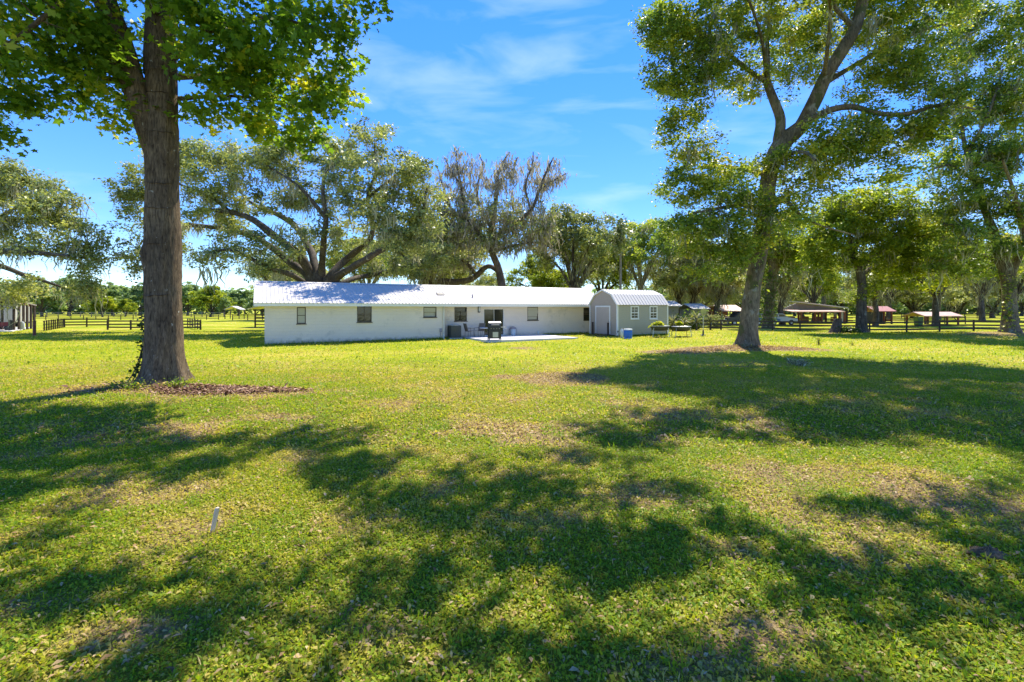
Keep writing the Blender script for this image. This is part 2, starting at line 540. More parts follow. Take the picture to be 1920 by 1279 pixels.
DIRT = [(1.55, 15.0, 1.35, 1.35, 1.9), (-0.25, 15.2, 0.35, 0.5, 1.5), (12.3, 24.9, 4.2, 1.5, 1.0), (8.4, 24.0, 2.2, 1.2, 0.8),
        (-7.7, 12.55, 2.6, 0.75, 1.2), (-11.0, 12.9, 1.6, 1.0, 0.6), (5.2, 5.6, 1.0, 0.55, 0.9), (6.6, 5.0, 0.9, 0.5, 0.7),
        (0.9, 26.5, 1.1, 1.0, 0.6), (2.0, 4.4, 0.4, 0.25, 0.5), (-1.3, 3.4, 0.4, 0.2, 0.4), (1.0, 2.9, 0.5, 0.2, 0.4), (-2.6, 3.2, 0.4, 0.2, 0.5), (1.7, 3.3, 0.35, 0.2, 0.5),
        (4.2, 6.4, 1.4, 0.7, 0.55), (3.3, 10.0, 1.2, 0.9, 0.45), (-4.5, 6.0, 1.0, 0.5, 0.4), (38, 36.0, 4, 2.4, 0.9), (26.9, 40.3, 1.5, 1.0, 0.7)]

xs = np.unique(np.concatenate([np.linspace(-420, -60, 25), np.linspace(-60, 60, 301), np.linspace(60, 420, 25)]))
ys = np.unique(np.concatenate([np.linspace(-30, 0, 16), np.linspace(0, 48, 161), np.linspace(48, 120, 40), np.linspace(120, 900, 30)]))
gx, gy = np.meshgrid(xs, ys)
gx, gy = gx.ravel(), gy.ravel()
near = np.clip((60 - gy) / 40, 0, 1)
gzv = gz(gx, gy) + near * 0.05 * (fbm2(gx, gy, 0.6, 3) - 0.5)
nx, ny = len(xs), len(ys)
ii = (np.arange(ny - 1)[:, None] * nx + np.arange(nx - 1)[None, :]).ravel()
gme = np_mesh('ground', np.stack([gx, gy, gzv], 1), np.stack([ii, ii + 1, ii + nx + 1, ii + nx], 1), M['dirt'], smooth=True)
ga = gme.attributes.new('bare', 'FLOAT', 'POINT')
ga.data.foreach_set('value', patch_mask(gx, gy).astype(np.float32))
gb_ = gme.attributes.new('thatch_shade', 'FLOAT', 'POINT')     # soil and thatch under the modelled blades, darkened for painted shade in the gaps
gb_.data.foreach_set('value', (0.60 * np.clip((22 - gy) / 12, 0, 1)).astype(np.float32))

m, t, b = new_mat('lawn')
co = t.nodes.new('ShaderNodeTexCoord')
nA = node(t, 'ShaderNodeTexNoise', Scale=0.16, Detail=6.0, Roughness=0.6)
nB = node(t, 'ShaderNodeTexNoise', Scale=2.6, Detail=8.0, Roughness=0.72)
nC = node(t, 'ShaderNodeTexNoise', Scale=26.0, Detail=5.0, Roughness=0.75)
for n_ in (nA, nB, nC):
    t.links.new(co.outputs['Object'], n_.inputs['Vector'])
add = t.nodes.new('ShaderNodeMath'); add.operation = 'MULTIPLY_ADD'
t.links.new(nB.outputs[0], add.inputs[0]); add.inputs[1].default_value = 0.45
t.links.new(nA.outputs[0], add.inputs[2])
add2 = t.nodes.new('ShaderNodeMath'); add2.operation = 'MULTIPLY_ADD'
t.links.new(nC.outputs[0], add2.inputs[0]); add2.inputs[1].default_value = 0.40
t.links.new(add.outputs[0], add2.inputs[2])
gcol = ramp(t, [(0.62, (0.09, 0.15, 0.008)), (0.80, (0.24, 0.285, 0.010)), (0.97, (0.345, 0.36, 0.016)), (1.0, (0.44, 0.38, 0.06))], add2.outputs[0])
scol = ramp(t, [(0.30, (0.10, 0.070, 0.030)), (0.50, (0.27, 0.19, 0.085)), (0.72, (0.50, 0.37, 0.18))], nC.outputs[0])
ab = t.nodes.new('ShaderNodeAttribute'); ab.attribute_name = 'bare'
madd = t.nodes.new('ShaderNodeMath'); madd.operation = 'MULTIPLY_ADD'
t.links.new(nC.outputs[0], madd.inputs[0]); madd.inputs[1].default_value = 0.5
t.links.new(ab.outputs['Fac'], madd.inputs[2])
fac = ramp(t, [(0.38, (0, 0, 0)), (0.62, (1, 1, 1))], madd.outputs[0])
mxg = t.nodes.new('ShaderNodeMix'); mxg.data_type = 'RGBA'
ath = t.nodes.new('ShaderNodeAttribute'); ath.attribute_name = 'thatch_shade'
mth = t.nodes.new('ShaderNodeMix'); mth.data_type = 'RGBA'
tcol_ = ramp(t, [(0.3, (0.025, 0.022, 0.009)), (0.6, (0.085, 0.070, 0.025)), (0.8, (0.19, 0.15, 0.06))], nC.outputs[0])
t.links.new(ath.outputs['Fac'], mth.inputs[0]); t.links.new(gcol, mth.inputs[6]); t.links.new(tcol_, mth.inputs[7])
t.links.new(fac, mxg.inputs[0]); t.links.new(mth.outputs[2], mxg.inputs[6]); t.links.new(scol, mxg.inputs[7])
t.links.new(mxg.outputs[2], b.inputs['Base Color'])
b.inputs['Roughness'].default_value = 0.95
b.inputs['Specular IOR Level'].default_value = 0.1
hsum = t.nodes.new('ShaderNodeMath'); hsum.operation = 'ADD'
t.links.new(nB.outputs[0], hsum.inputs[0]); t.links.new(nC.outputs[0], hsum.inputs[1])
bn = node(t, 'ShaderNodeBump', Strength=0.7, Distance=0.09)
t.links.new(hsum.outputs[0], bn.inputs['Height']); t.links.new(bn.outputs[0], b.inputs['Normal'])
gme.materials[0] = m
tag(link('ground', gme), 'sunny yellow green lawn with bare leaf strewn patches', kind='structure')


def field(n, y0, y1, pad=1.0):
    """n random points over the lawn between two distances, as wide as can be seen plus a margin"""
    y = np.sqrt(rng.random(n) * (y1 ** 2 - y0 ** 2) + y0 ** 2)
    half = y * 1.10 + pad
    return (rng.random(n) * 2 - 1) * half, y


def keep_lawn(x, y):
    """not under the house, the shed or the patio"""
    c, s = math.cos(HA), math.sin(HA)
    u = (x - A[0]) * c + (y - A[1]) * s
    v = -(x - A[0]) * s + (y - A[1]) * c
    k = ~((u > -0.1) & (u < 26) & (v > -0.05) & (v < 8.5))
    k &= ~((u > 12.3) & (u < 19.6) & (v > -4.5) & (v < 1))
    return k


HA = R(27.4)
A = (-14.57, 28.3)


def leaflets(x, y, L, W, tint, lift, tilt, name, mat, kind='blade'):
    """small folded leaves lying or standing over the lawn"""
    n = len(x)
    z = gz(x, y) + np.clip((60 - y) / 40, 0, 1) * 0.05 * (fbm2(x, y, 0.6, 3) - 0.5)
    az = rng.random(n) * 2 * np.pi
    el = tilt
    a = np.stack([np.cos(az) * np.cos(el), np.sin(az) * np.cos(el), np.sin(el)], 1)
    s = np.stack([-np.sin(az), np.cos(az), (rng.random(n) - 0.5) * 0.7], 1)
    s /= np.linalg.norm(s, axis=1)[:, None]
    p = np.stack([x, y, z + lift], 1)
    up = np.array([0, 0, 1.0])
    L, W = L[:, None], W[:, None]
    v = np.stack([p, p + a * L * 0.5 + s * W * 0.5 + up * W * 0.15, p + a * L - up * L * 0.12, p + a * L * 0.5 - s * W * 0.5 + up * W * 0.15], 1)
    me = np_mesh(name, v.reshape(-1, 3), np.arange(n * 4).reshape(n, 4), mat, tint)
    return me


def lawn_layer(n, y0, y1, Ls, Ws, tilt, lift, pad, stretch=1.0):
    x, y = field(n, y0, y1, pad)
    bare = patch_mask(x, y)
    k = keep_lawn(x, y) & (rng.random(n) > bare * 0.80)
    x, y = x[k], y[k]
    n = len(x)
    big = fbm2(x, y, 0.35, 3, 9.0)
    mid = fbm2(x, y, 1.7, 3, 2.0)
    dry = np.clip((bare[k] - 0.05) * 1.2, 0, 0.35)
    tint = np.clip(0.46 + 0.75 * (big - 0.5) + 0.65 * (mid - 0.5) + 0.17 * rng.standard_normal(n) + dry + 0.18 * np.clip((y - 6) / 8, 0, 1), 0, 1)
    tint = np.where(rng.random(n) < 0.05, 0.9 + 0.1 * rng.random(n), np.minimum(tint, 0.86))
    sz = np.minimum(rng.lognormal(0, 0.32, n), 1.9) * (0.75 + 0.6 * mid)
    return x, y, Ls * sz, Ws * sz * (0.8 + 0.4 * rng.random(n)), tint, lift * rng.random(n), tilt(n)


broad = lambda n: rng.normal(0.45, 0.38, n)
stand = lambda n: rng.normal(1.05, 0.30, n)
gparts = []
for spec in [(230000, 2.2, 7.5, 0.026, 0.015, broad, 0.030, 0.6), (50000, 2.2, 7.5, 0.055, 0.005, stand, 0.0, 0.6),
             (190000, 7.5, 17, 0.042, 0.024, broad, 0.03, 1.0), (40000, 7.5, 17, 0.075, 0.010, stand, 0.0, 1.0),
             (120000, 17, 44, 0.070, 0.042, broad, 0.02, 2.0), (30000, 17, 44, 0.09, 0.020, stand, 0.0, 2.0)]:
    gparts.append(lawn_layer(*spec))
u_ = rng.random(5200) * 32 - 0.1
side = u_ > 25.5
v_ = np.where(u_ > 11.4, 0.6, 0.0) - 0.02 - 0.13 * rng.random(5200) ** 1.5
sd = rng.random(5200)
wx0, wy0 = A[0] + u_ * math.cos(HA) - v_ * math.sin(HA), A[1] + u_ * math.sin(HA) + v_ * math.cos(HA)
shx, shy = 7.79, 35.5
q_ = (u_ - 25.5) / 6.4 * 5.0
wx0 = np.where(side, shx + q_ * math.cos(HA) - (v_ - 0.65) * math.sin(HA), wx0)
wy0 = np.where(side, shy + q_ * math.sin(HA) + (v_ - 0.65) * math.cos(HA), wy0)
kk = side | (u_ < 12.5) | (u_ > 19.5)
gparts.append([arr[kk] for arr in (wx0, wy0, 0.13 * rng.lognormal(0, .4, 5200), np.full(5200, 0.022), np.clip(rng.normal(.42, .2, 5200), 0, .86), np.zeros(5200), rng.normal(1.2, .2, 5200))])
cat = [np.concatenate([g[i] for g in gparts]) for i in range(7)]
gr = link('grass', leaflets(cat[0], cat[1], cat[2], cat[3], cat[4], cat[5], cat[6], 'grass', M['grass']))
tag(gr, 'short broad leaved lawn grass and weeds', kind='stuff')

# fallen leaves, thickest on the bare patches and round the two trunks
x, y = field(210000, 2.2, 20, 0.6)
pm = patch_mask(x, y)
k = keep_lawn(x, y) & (rng.random(len(x)) < (0.12 + 0.9 * pm) * np.where(y < 9, 1, .5))
x, y, n = x[k], y[k], int(k.sum())
sz = np.minimum(rng.lognormal(0, 0.3, n), 1.7) * np.where(y < 4.5, 0.78, np.where(y < 8, 0.78, 1.2))
fl = link('fallen_leaves', leaflets(x, y, 0.055 * sz, 0.026 * sz, np.clip(rng.beta(2, 1.6, n), 0, 1), 0.012 + 0.03 * rng.random(n), rng.normal(0.05, 0.3, n), 'fallen_leaves', M['litter']))
tag(fl, 'dry brown oak leaves scattered over the lawn', kind='stuff')

# bark mulch beside the left trunk and round the right one
def heap(n, cx_, cy_, rx, ry):
    r = np.sqrt(rng.random(n)); th = rng.random(n) * 2 * np.pi
    r *= 0.75 + 0.35 * np.sin(th * 3 + 1) * 0.4 + 0.2 * rng.random(n)
    return cx_ + rx * r * np.cos(th), cy_ + ry * r * np.sin(th)
for label, spots, mk in (('reddish bark mulch spread beside the foot of the tall smooth trunk', [(4600, -7.7, 12.65, 2.3, 0.70), (450, -10.4, 12.7, 1.7, 0.6)], 'mulch'),
                     ('pale leaf mulch on the low mound of the forked oak', [(2600, 12.2, 24.6, 3.8, 1.2), (900, 8.8, 24.0, 1.8, 0.8)], 'litter')):
    px_, py_ = zip(*[heap(*s) for s in spots])
    x, y = np.concatenate(px_), np.concatenate(py_)
    n = len(x)
    sz = rng.lognormal(0, 0.4, n)
    o = link('mulch', leaflets(x, y, 0.085 * sz, 0.032 * sz, rng.beta(1.6, 2.0, n), 0.01 + 0.04 * rng.random(n), rng.normal(0.05, 0.25, n), 'mulch', M[mk]))
    tag(o, label, kind='stuff')


# ================================================================ TREES
def tube(pts, rad, sides, cap=False):
    """tapered tube along a polyline -> verts, quads"""
    P = np.asarray(pts, float)
    r = np.asarray(rad, float)
    T = np.gradient(P, axis=0)
    T /= np.linalg.norm(T, axis=1)[:, None] + 1e-9
    ref = np.array([1.0, 0, 0]) if abs(T[0, 0]) < 0.8 else np.array([0, 1.0, 0])
    V = []
    s = np.cross(T[0], ref); s /= np.linalg.norm(s)
    ang = np.arange(sides) * 2 * np.pi / sides
    for i in range(len(P)):
        s = s - T[i] * s.dot(T[i]); s /= np.linalg.norm(s) + 1e-9
        u = np.cross(T[i], s)
        V.append(P[i] + r[i] * (np.cos(ang)[:, None] * s + np.sin(ang)[:, None] * u))
    V = np.concatenate(V)
    k = (np.arange(len(P) - 1)[:, None] * sides + np.arange(sides)[None]).ravel()
    k2 = (np.arange(len(P) - 1)[:, None] * sides + (np.arange(sides)[None] + 1) % sides).ravel()
    return V, np.stack([k, k2, k2 + sides, k + sides], 1)


def batch_tube(P, Rr, sides):
    """many twigs at once: P (n, k, 3), Rr (n, k)"""
    n, k, _ = P.shape
    T = np.gradient(P, axis=1)
    T /= np.linalg.norm(T, axis=2)[..., None] + 1e-9
    ref = np.zeros((n, 1, 3)); ref[:, 0, 0] = 0.31; ref[:, 0, 1] = 0.77; ref[:, 0, 2] = 0.2
    s = np.cross(T, np.broadcast_to(ref, T.shape)); s /= np.linalg.norm(s, axis=2)[..., None] + 1e-9
    u = np.cross(T, s)
    ang = np.arange(sides) * 2 * np.pi / sides
    V = P[:, :, None] + Rr[:, :, None, None] * (np.cos(ang)[None, None, :, None] * s[:, :, None] + np.sin(ang)[None, None, :, None] * u[:, :, None])
    base = (np.arange(n)[:, None, None] * k + np.arange(k - 1)[None, :, None]) * sides
    a = (base + np.arange(sides)[None, None]).ravel()
    c = (base + (np.arange(sides)[None, None] + 1) % sides).ravel()
    return V.reshape(-1, 3), np.stack([a, c, c + sides, a + sides], 1)


def smooth_line(pts, step=0.35):
    """Catmull-Rom through (x, y, z, r) points"""
    p = np.asarray(pts, float)
    q = np.vstack([2 * p[0] - p[1], p, 2 * p[-1] - p[-2]])
    out = []
    for i in range(1, len(q) - 2):
        n = max(2, int(np.linalg.norm(q[i + 1, :3] - q[i, :3]) / step))
        tt = np.linspace(0, 1, n, endpoint=False)[:, None]
        out.append(0.5 * (2 * q[i] + (q[i + 1] - q[i - 1]) * tt + (2 * q[i - 1] - 5 * q[i] + 4 * q[i + 1] - q[i + 2]) * tt ** 2 + (3 * q[i] - q[i - 1] - 3 * q[i + 1] + q[i + 2]) * tt ** 3))
    out.append(p[-1:])
    o = np.vstack(out)
    o[:, 3] = np.maximum(o[:, 3], 0.006)
    return o


KITE = np.array([(0, 0, 0), (0.48, 0.5, 0.10), (1, 0, -0.10), (0.48, -0.5, 0.10)])
LOBED = np.array([(0, 0, 0), (0.10, 0.42, 0.04), (0.36, 0.24, 0.06), (0.62, 0.55, 0.0), (0.66, 0.20, 0.04), (1.0, 0, -0.12), (0.66, -0.20, 0.04), (0.62, -0.55, 0.0), (0.36, -0.24, 0.06), (0.10, -0.42, 0.04)])


class Tree:
    def __init__(self, seed):
        self.g = np.random.default_rng(seed)
        self.limbs, self.wood, self.leaf, self.moss = [], [], [], []

    def limb(self, pts, sides=12):
        """pts: (x, y, z, radius)"""
        s = smooth_line(pts)
        g = self.g
        k = np.linspace(0, 1, len(s))
        wob = np.minimum(1, k * 4) * np.minimum(0.16, s[:, 3] * 0.5)
        for c in range(3):
            s[:, c] += wob * (2 * fbm(np.stack([k * len(s) * 0.16 + 9 * c, np.full(len(s), g.random() * 40), np.zeros(len(s))], 1), 2) - 1)
        s[:, 3] *= 1 + 0.10 * (2 * vnoise(np.stack([k * len(s) * 0.3, np.full(len(s), g.random() * 40), np.zeros(len(s))], 1)) - 1)
        self.limbs.append(s)
        self.wood.append(tube(s[:, :3], s[:, 3], sides))
        return self

    def sprays(self, blobs, n, shell=2.0, clump=0.0):
        """points in ellipsoids (x, y, z, rx, ry, rz[, weight])"""
        B = [tuple(bb) + (1.0,) * (7 - len(bb)) for bb in blobs]
        w = np.array([bb[3] * bb[4] * bb[5] * bb[6] for bb in B]) ** 0.8
        out = []
        for bb, m_ in zip(B, np.maximum(1, (w / w.sum() * n)).astype(int)):
            d = self.g.standard_normal((m_ * 2, 3))
            d /= np.linalg.norm(d, axis=1)[:, None]
            p = np.array(bb[:3]) + d * (self.g.random(m_ * 2) ** (1 / (1.5 + shell)))[:, None] * np.array(bb[3:6])
            if clump:
                nz = vnoise(p * 0.55 + 3) + 0.15 * self.g.random(len(p))
                p = p[np.argsort(-nz)[: int(m_ * (2 - clump))]]
                self.g.shuffle(p)
            out.append(p[:m_])
        return np.concatenate(out)

    def twigs(self, C, rbase=0.018, rlen=0.014, rtip=0.008, droop=0.12, inward=0.25, maxlen=1e9):
        """joins every spray centre to the nearest wood with a bent twig; returns the twig polylines"""
        nodes = np.vstack(self.limbs)
        pos, rad = nodes[:, :3], nodes[:, 3]
        d0 = np.min(np.linalg.norm(C[:, None, :] - pos[None, ::3, :], axis=2), axis=1)
        order = np.argsort(d0)
        cap = len(pos) + 3 * len(C)
        AP = np.zeros((cap, 3)); AR = np.zeros(cap); nn = len(pos)
        AP[:nn], AR[:nn] = pos, rad
        P, Rr = [], []
        tt = np.linspace(0, 1, 5)[:, None]
        for i in order:
            c = C[i]
            dv = AP[:nn] - c
            d = np.sqrt((dv ** 2).sum(1))
            j = int(np.argmin(d + inward * np.maximum(dv[:, 2], 0) + 0.25 * (AR[:nn] < 0.015)))
            if d[j] > maxlen:
                continue
            p0 = AP[j]
            L = d[j]
            mid = (p0 + c) / 2 + self.g.standard_normal(3) * 0.13 * L + np.array([0, 0, (0.10 - droop) * L])
            q = (1 - tt) ** 2 * p0 + 2 * tt * (1 - tt) * mid + tt ** 2 * c
            r0 = min(AR[j] * 0.72, rbase + rlen * L)
            rr = np.linspace(r0, min(rtip, r0), 5)
            P.append(q); Rr.append(rr)
            AP[nn:nn + 3] = q[2:]; AR[nn:nn + 3] = rr[2:]; nn += 3
        P, Rr = np.array(P), np.array(Rr)
        self.wood.append(batch_tube(P, Rr, 4))
        self.tw = P
        return P

    def leaves(self, P, per, sigma, L, W, template=KITE, flat=0.6, spread=0.75, tint0=0.5, along=0.55, hang=0.0, tvar=0.2):
        """per leaves round the outer part of each twig"""
        n = len(P)
        g = self.g
        k = np.repeat(np.arange(n), np.maximum(0, g.poisson(per, n)))
        f = along + (1 - along) * g.random(len(k))
        f2 = f * 4
        i0 = np.minimum(f2.astype(int), 3)
        fr = (f2 - i0)[:, None]
        c = P[k, i0] * (1 - fr) + P[k, i0 + 1] * fr + g.standard_normal((len(k), 3)) * sigma * np.array([1, 1, flat])
        m_ = len(k)
        a = g.standard_normal((m_, 3)); a[:, 2] = a[:, 2] * 0.45 - 0.15 - hang
        a /= np.linalg.norm(a, axis=1)[:, None]
        up = np.array([0, 0, 1.0]) + spread * g.standard_normal((m_, 3))
        s = np.cross(a, up); s /= np.linalg.norm(s, axis=1)[:, None] + 1e-9
        u = np.cross(s, a)
        sz = g.lognormal(0, 0.30, m_)
        T = template
        V = c[:, None] + (L * sz)[:, None, None] * (T[None, :, 0, None] * a[:, None] + T[None, :, 2, None] * u[:, None]) + (W * sz)[:, None, None] * T[None, :, 1, None] * s[:, None]
        tw_t = tint0 + tvar * g.standard_normal(n)
        big = 0.5 * (fbm(c * 0.28 + 11, 2) - 0.5)
        tint = np.clip(tw_t[k] + big + 0.13 * g.standard_normal(m_), 0, 0.985)
        tint = np.where(g.random(m_) < 0.006, 1.0, tint)
        self.leaf.append((V.reshape(-1, 3), np.arange(m_ * len(T)).reshape(m_, len(T)), tint))
        return self

    def hang(self, sites, strands, length, width, spread=0.16, tint0=0.5):
        strands, width, length = strands * 1.7, width * 0.62, length * 0.8
        """bundles of Spanish moss under the given points"""
        g = self.g
        k = np.repeat(np.arange(len(sites)), np.maximum(1, g.poisson(strands, len(sites))))
        m_ = len(k)
        if not m_:
            return self
        base = np.asarray(sites)[k] + g.standard_normal((m_, 3)) * np.array([spread, spread, 0.05])
        ls = g.lognormal(0, 0.45, len(sites))[k] * (0.30 + 0.9 * g.random(m_)) * length
        az = g.random(m_) * 2 * np.pi
        s = np.stack([np.cos(az), np.sin(az), np.zeros(m_)], 1)
        rows = np.linspace(0, 1, 5)
        prof = np.array([0.45, 1.0, 0.85, 0.6, 0.12])
        sway = g.standard_normal((m_, 5, 2)).cumsum(1) * 0.10 * ls[:, None, None]
        ctr = base[:, None] + np.concatenate([sway, (-rows[None] * ls[:, None])[..., None]], 2)
        wv = (width * (0.5 + g.random(m_)))[:, None] * prof[None] * (0.6 + 0.8 * g.random((m_, 5)))
        V = np.stack([ctr - s[:, None] * wv[..., None] / 2, ctr + s[:, None] * wv[..., None] / 2], 2)
        b0 = np.arange(m_)[:, None] * 10 + np.arange(4)[None] * 2
        Fq = np.stack([b0, b0 + 1, b0 + 3, b0 + 2], 2).reshape(-1, 4)
        tint = np.repeat(np.clip(tint0 + 0.22 * g.standard_normal(m_), 0, 1), 4)
        self.moss.append((V.reshape(-1, 3), Fq, tint))
        return self

    def moss_sites(self, P, frac, thick=True, zmin=0.0):
        """some of the twig ends and limb undersides"""
        g = self.g
        pts = [P[g.random(len(P)) < frac, 3]]
        if thick:
            for s in self.limbs:
                kk = (g.random(len(s)) < frac * 1.2) & (s[:, 3] < 0.22) & (s[:, 2] > zmin)
                pts.append(s[kk, :3] - np.array([0, 0, 1.0]) * s[kk, 3:4] * 0.8)
        p = np.concatenate(pts)
        return p[p[:, 2] > zmin]

    def meshes(self, bark, leafm, mossm, name):
        def cat_(lst, with_t):
            o, V, Fs, Ts = 0, [], [], []
            for it in lst:
                V.append(it[0]); Fs.append(it[1] + o); o += len(it[0])
                if with_t:
                    Ts.append(it[2])
            return np.concatenate(V), np.concatenate(Fs), (np.concatenate(Ts) if with_t else None)
        out = {}
        v, f, _ = cat_(self.wood, False)
        out['trunk'] = np_mesh('trunk', v, f, bark, smooth=True)
        if self.leaf:
            v, f, tt = cat_(self.leaf, True)
            out['crown'] = np_mesh('crown', v, f, leafm, tt)
        if self.moss:
            v, f, tt = cat_(self.moss, True)
            out['hanging_moss'] = np_mesh('hanging_moss', v, f, mossm, tt)
        return out


def plant_tree(name, label, meshes, loc=(0, 0, 0), rz=0.0, sc=(1, 1, 1), group=None, category='tree'):
    e = thing(name, label, category, loc, rz, group)
    e.scale = sc
    for part, me in meshes.items():
        o = link(part, me, e)
        if part == 'hanging_moss':
            o['kind'] = 'stuff'
    return e


def pb(px, py, Y, rx, ry, depth, w=1.0):
    """a crown blob given in photo pixels at a distance, with its own depth in metres"""
    c = at(px, py, Y)
    return (c[0], c[1], c[2], rx / F * Y, depth, ry / F * Y, w)


def pl(Y, *pts):
    """a limb through photo pixels (px, py, width in pixels[, distance offset]) at distance Y"""
    out = []
    for q in pts:
        yy = Y + (q[3] if len(q) > 3 else 0)
        c = at(q[0], q[1], yy)
        out.append((c[0], c[1], c[2], q[2] / F * yy / 2))
    return out


def root_flare(tree, x, y, r, h, n=7, top=1.0, lobes=6, sides=40, ztop=None, lean=(0, 0), seed=0.0, rt=None, bulge=()):
    """a trunk with buttressed foot: rings from the soil to height h, returns top centre"""
    z0 = gzf(x, y) - 0.12
    zs = np.concatenate([np.linspace(0, 1.2, 14), np.linspace(1.35, h, max(6, int(h * 4)))])
    ang = np.arange(sides) * 2 * np.pi / sides
    V = []
    rt = rt or r * top
    for z in zs:
        rr = r + (rt - r) * z / h
        fl_ = np.exp(-z / 0.42)
        lob = 1 + fl_ * (0.55 + 0.28 * np.cos(lobes * ang + seed + 0.6 * np.sin(2 * ang)))
        P3 = np.stack([np.cos(ang) * 1.7 + seed, np.sin(ang) * 1.7, np.full(sides, z * 0.5)], 1)
        P4 = np.stack([np.cos(ang) * r * 16 + seed, np.sin(ang) * r * 16, np.full(sides, z * 2.2)], 1)
        rr = rr * lob * (1 + 0.10 * (fbm(P3, 2) - 0.5)) + 0.065 * (fbm(P4, 2) - 0.5)
        for bz, ba, bh in bulge:
            rr = rr + bh * np.exp(-((z - bz) / 0.25) ** 2) * np.exp(-(np.angle(np.exp(1j * (ang - ba))) / 0.5) ** 2)
        V.append(np.stack([x + lean[0] * z + np.cos(ang) * rr, y + lean[1] * z + np.sin(ang) * rr, np.full(sides, z0 + z)], 1))
    k = (np.arange(len(zs) - 1)[:, None] * sides + np.arange(sides)[None]).ravel()
    k2 = (np.arange(len(zs) - 1)[:, None] * sides + (np.arange(sides)[None] + 1) % sides).ravel()
    tree.wood.append((np.concatenate(V), np.stack([k, k2, k2 + sides, k + sides], 1)))
    return x + lean[0] * h, y + lean[1] * h, z0 + h, rt


# ---- the tall straight tree on the left (sweetgum look)
T1 = Tree(11)
X1, Y1 = -10.0, 13.8
tx, ty, tz, tr_ = root_flare(T1, X1 + 0.0, Y1, 0.47, 9.2, lobes=5, sides=72, seed=1.3, rt=0.385, lean=(-0.010, 0.0), bulge=((3.75, 3.6, 0.10),))
T1.limb([(tx, ty, tz - 0.3, 0.385), (tx - 0.05, ty, tz + 2, 0.34), (tx + 0.1, ty - 0.2, tz + 5, 0.26), (tx, ty, tz + 9, 0.14), (tx + 0.2, ty, tz + 12, 0.04)], 20)
T1.limb([(X1 - 0.25, Y1 - 0.1, 6.6, 0.24), (X1 - 0.50, Y1 - 0.4, 8.3, 0.27), (X1 - 1.0, Y1 - 0.8, 10.8, 0.25), (X1 - 2.0, Y1 - 1.4, 14.0, 0.15), (X1 - 3.6, Y1 - 2.0, 17.5, 0.05)], 14)
T1.limb([(X1 - 0.45, Y1 - 0.4, 7.9, 0.13), (X1 - 1.3, Y1 - 1.0, 9.6, 0.11), (X1 - 3.8, Y1 - 2.0, 11.2, 0.05)], 8)
T1.limb([(X1 - 0.3, Y1, 8.6, 0.10), (X1 - 1.4, Y1 - 0.5, 8.6, 0.07), (X1 - 3.2, Y1 - 0.9, 9.2, 0.06), (X1 - 4.9, Y1 - 1.3, 9.9, 0.03)], 8)
T1.limb([(X1 + 0.3, Y1, 9.4, 0.10), (X1 + 1.4, Y1 - 0.4, 9.9, 0.08), (X1 + 3.2, Y1 - 0.6, 10.2, 0.05), (X1 + 5.0, Y1 - 0.8, 9.7, 0.02)], 8)
T1.limb([(X1 + 0.2, Y1 + 0.2, 8.3, 0.07), (X1 + 1.6, Y1 + 0.7, 8.6, 0.05), (X1 + 3.6, Y1 + 0.9, 8.4, 0.02)], 8)
T1.limb([(X1, Y1 + 0.3, 9.0, 0.10), (X1 + 0.6, Y1 + 2.5, 10.0, 0.06), (X1 + 1.0, Y1 + 4.6, 10.6, 0.03)], 8)
T1.limb([(X1 + 0.1, Y1 - 0.3, 11.5, 0.16), (X1 + 2.6, Y1 - 1.5, 13.8, 0.11), (X1 + 6.0, Y1 - 2.0, 15.0, 0.07), (X1 + 9.0, Y1 - 2.0, 15.4, 0.03)], 8)
T1.limb([(X1, Y1 - 0.4, 10.5, 0.15), (X1 + 1.0, Y1 - 3.0, 12.4, 0.10), (X1 + 2.0, Y1 - 6.0, 13.4, 0.05)], 8)
T1.limb([(X1 - 0.2, Y1, 12.5, 0.13), (X1 - 3.5, Y1 - 2.5, 14.0, 0.08), (X1 - 6.5, Y1 - 4.5, 14.3, 0.03)], 8)
T1.limb(pl(11.6, (230, -120, 14, .8), (150, -30, 12, .4), (75, 38, 9), (0, 95, 8), (-80, 140, 4)), 8)
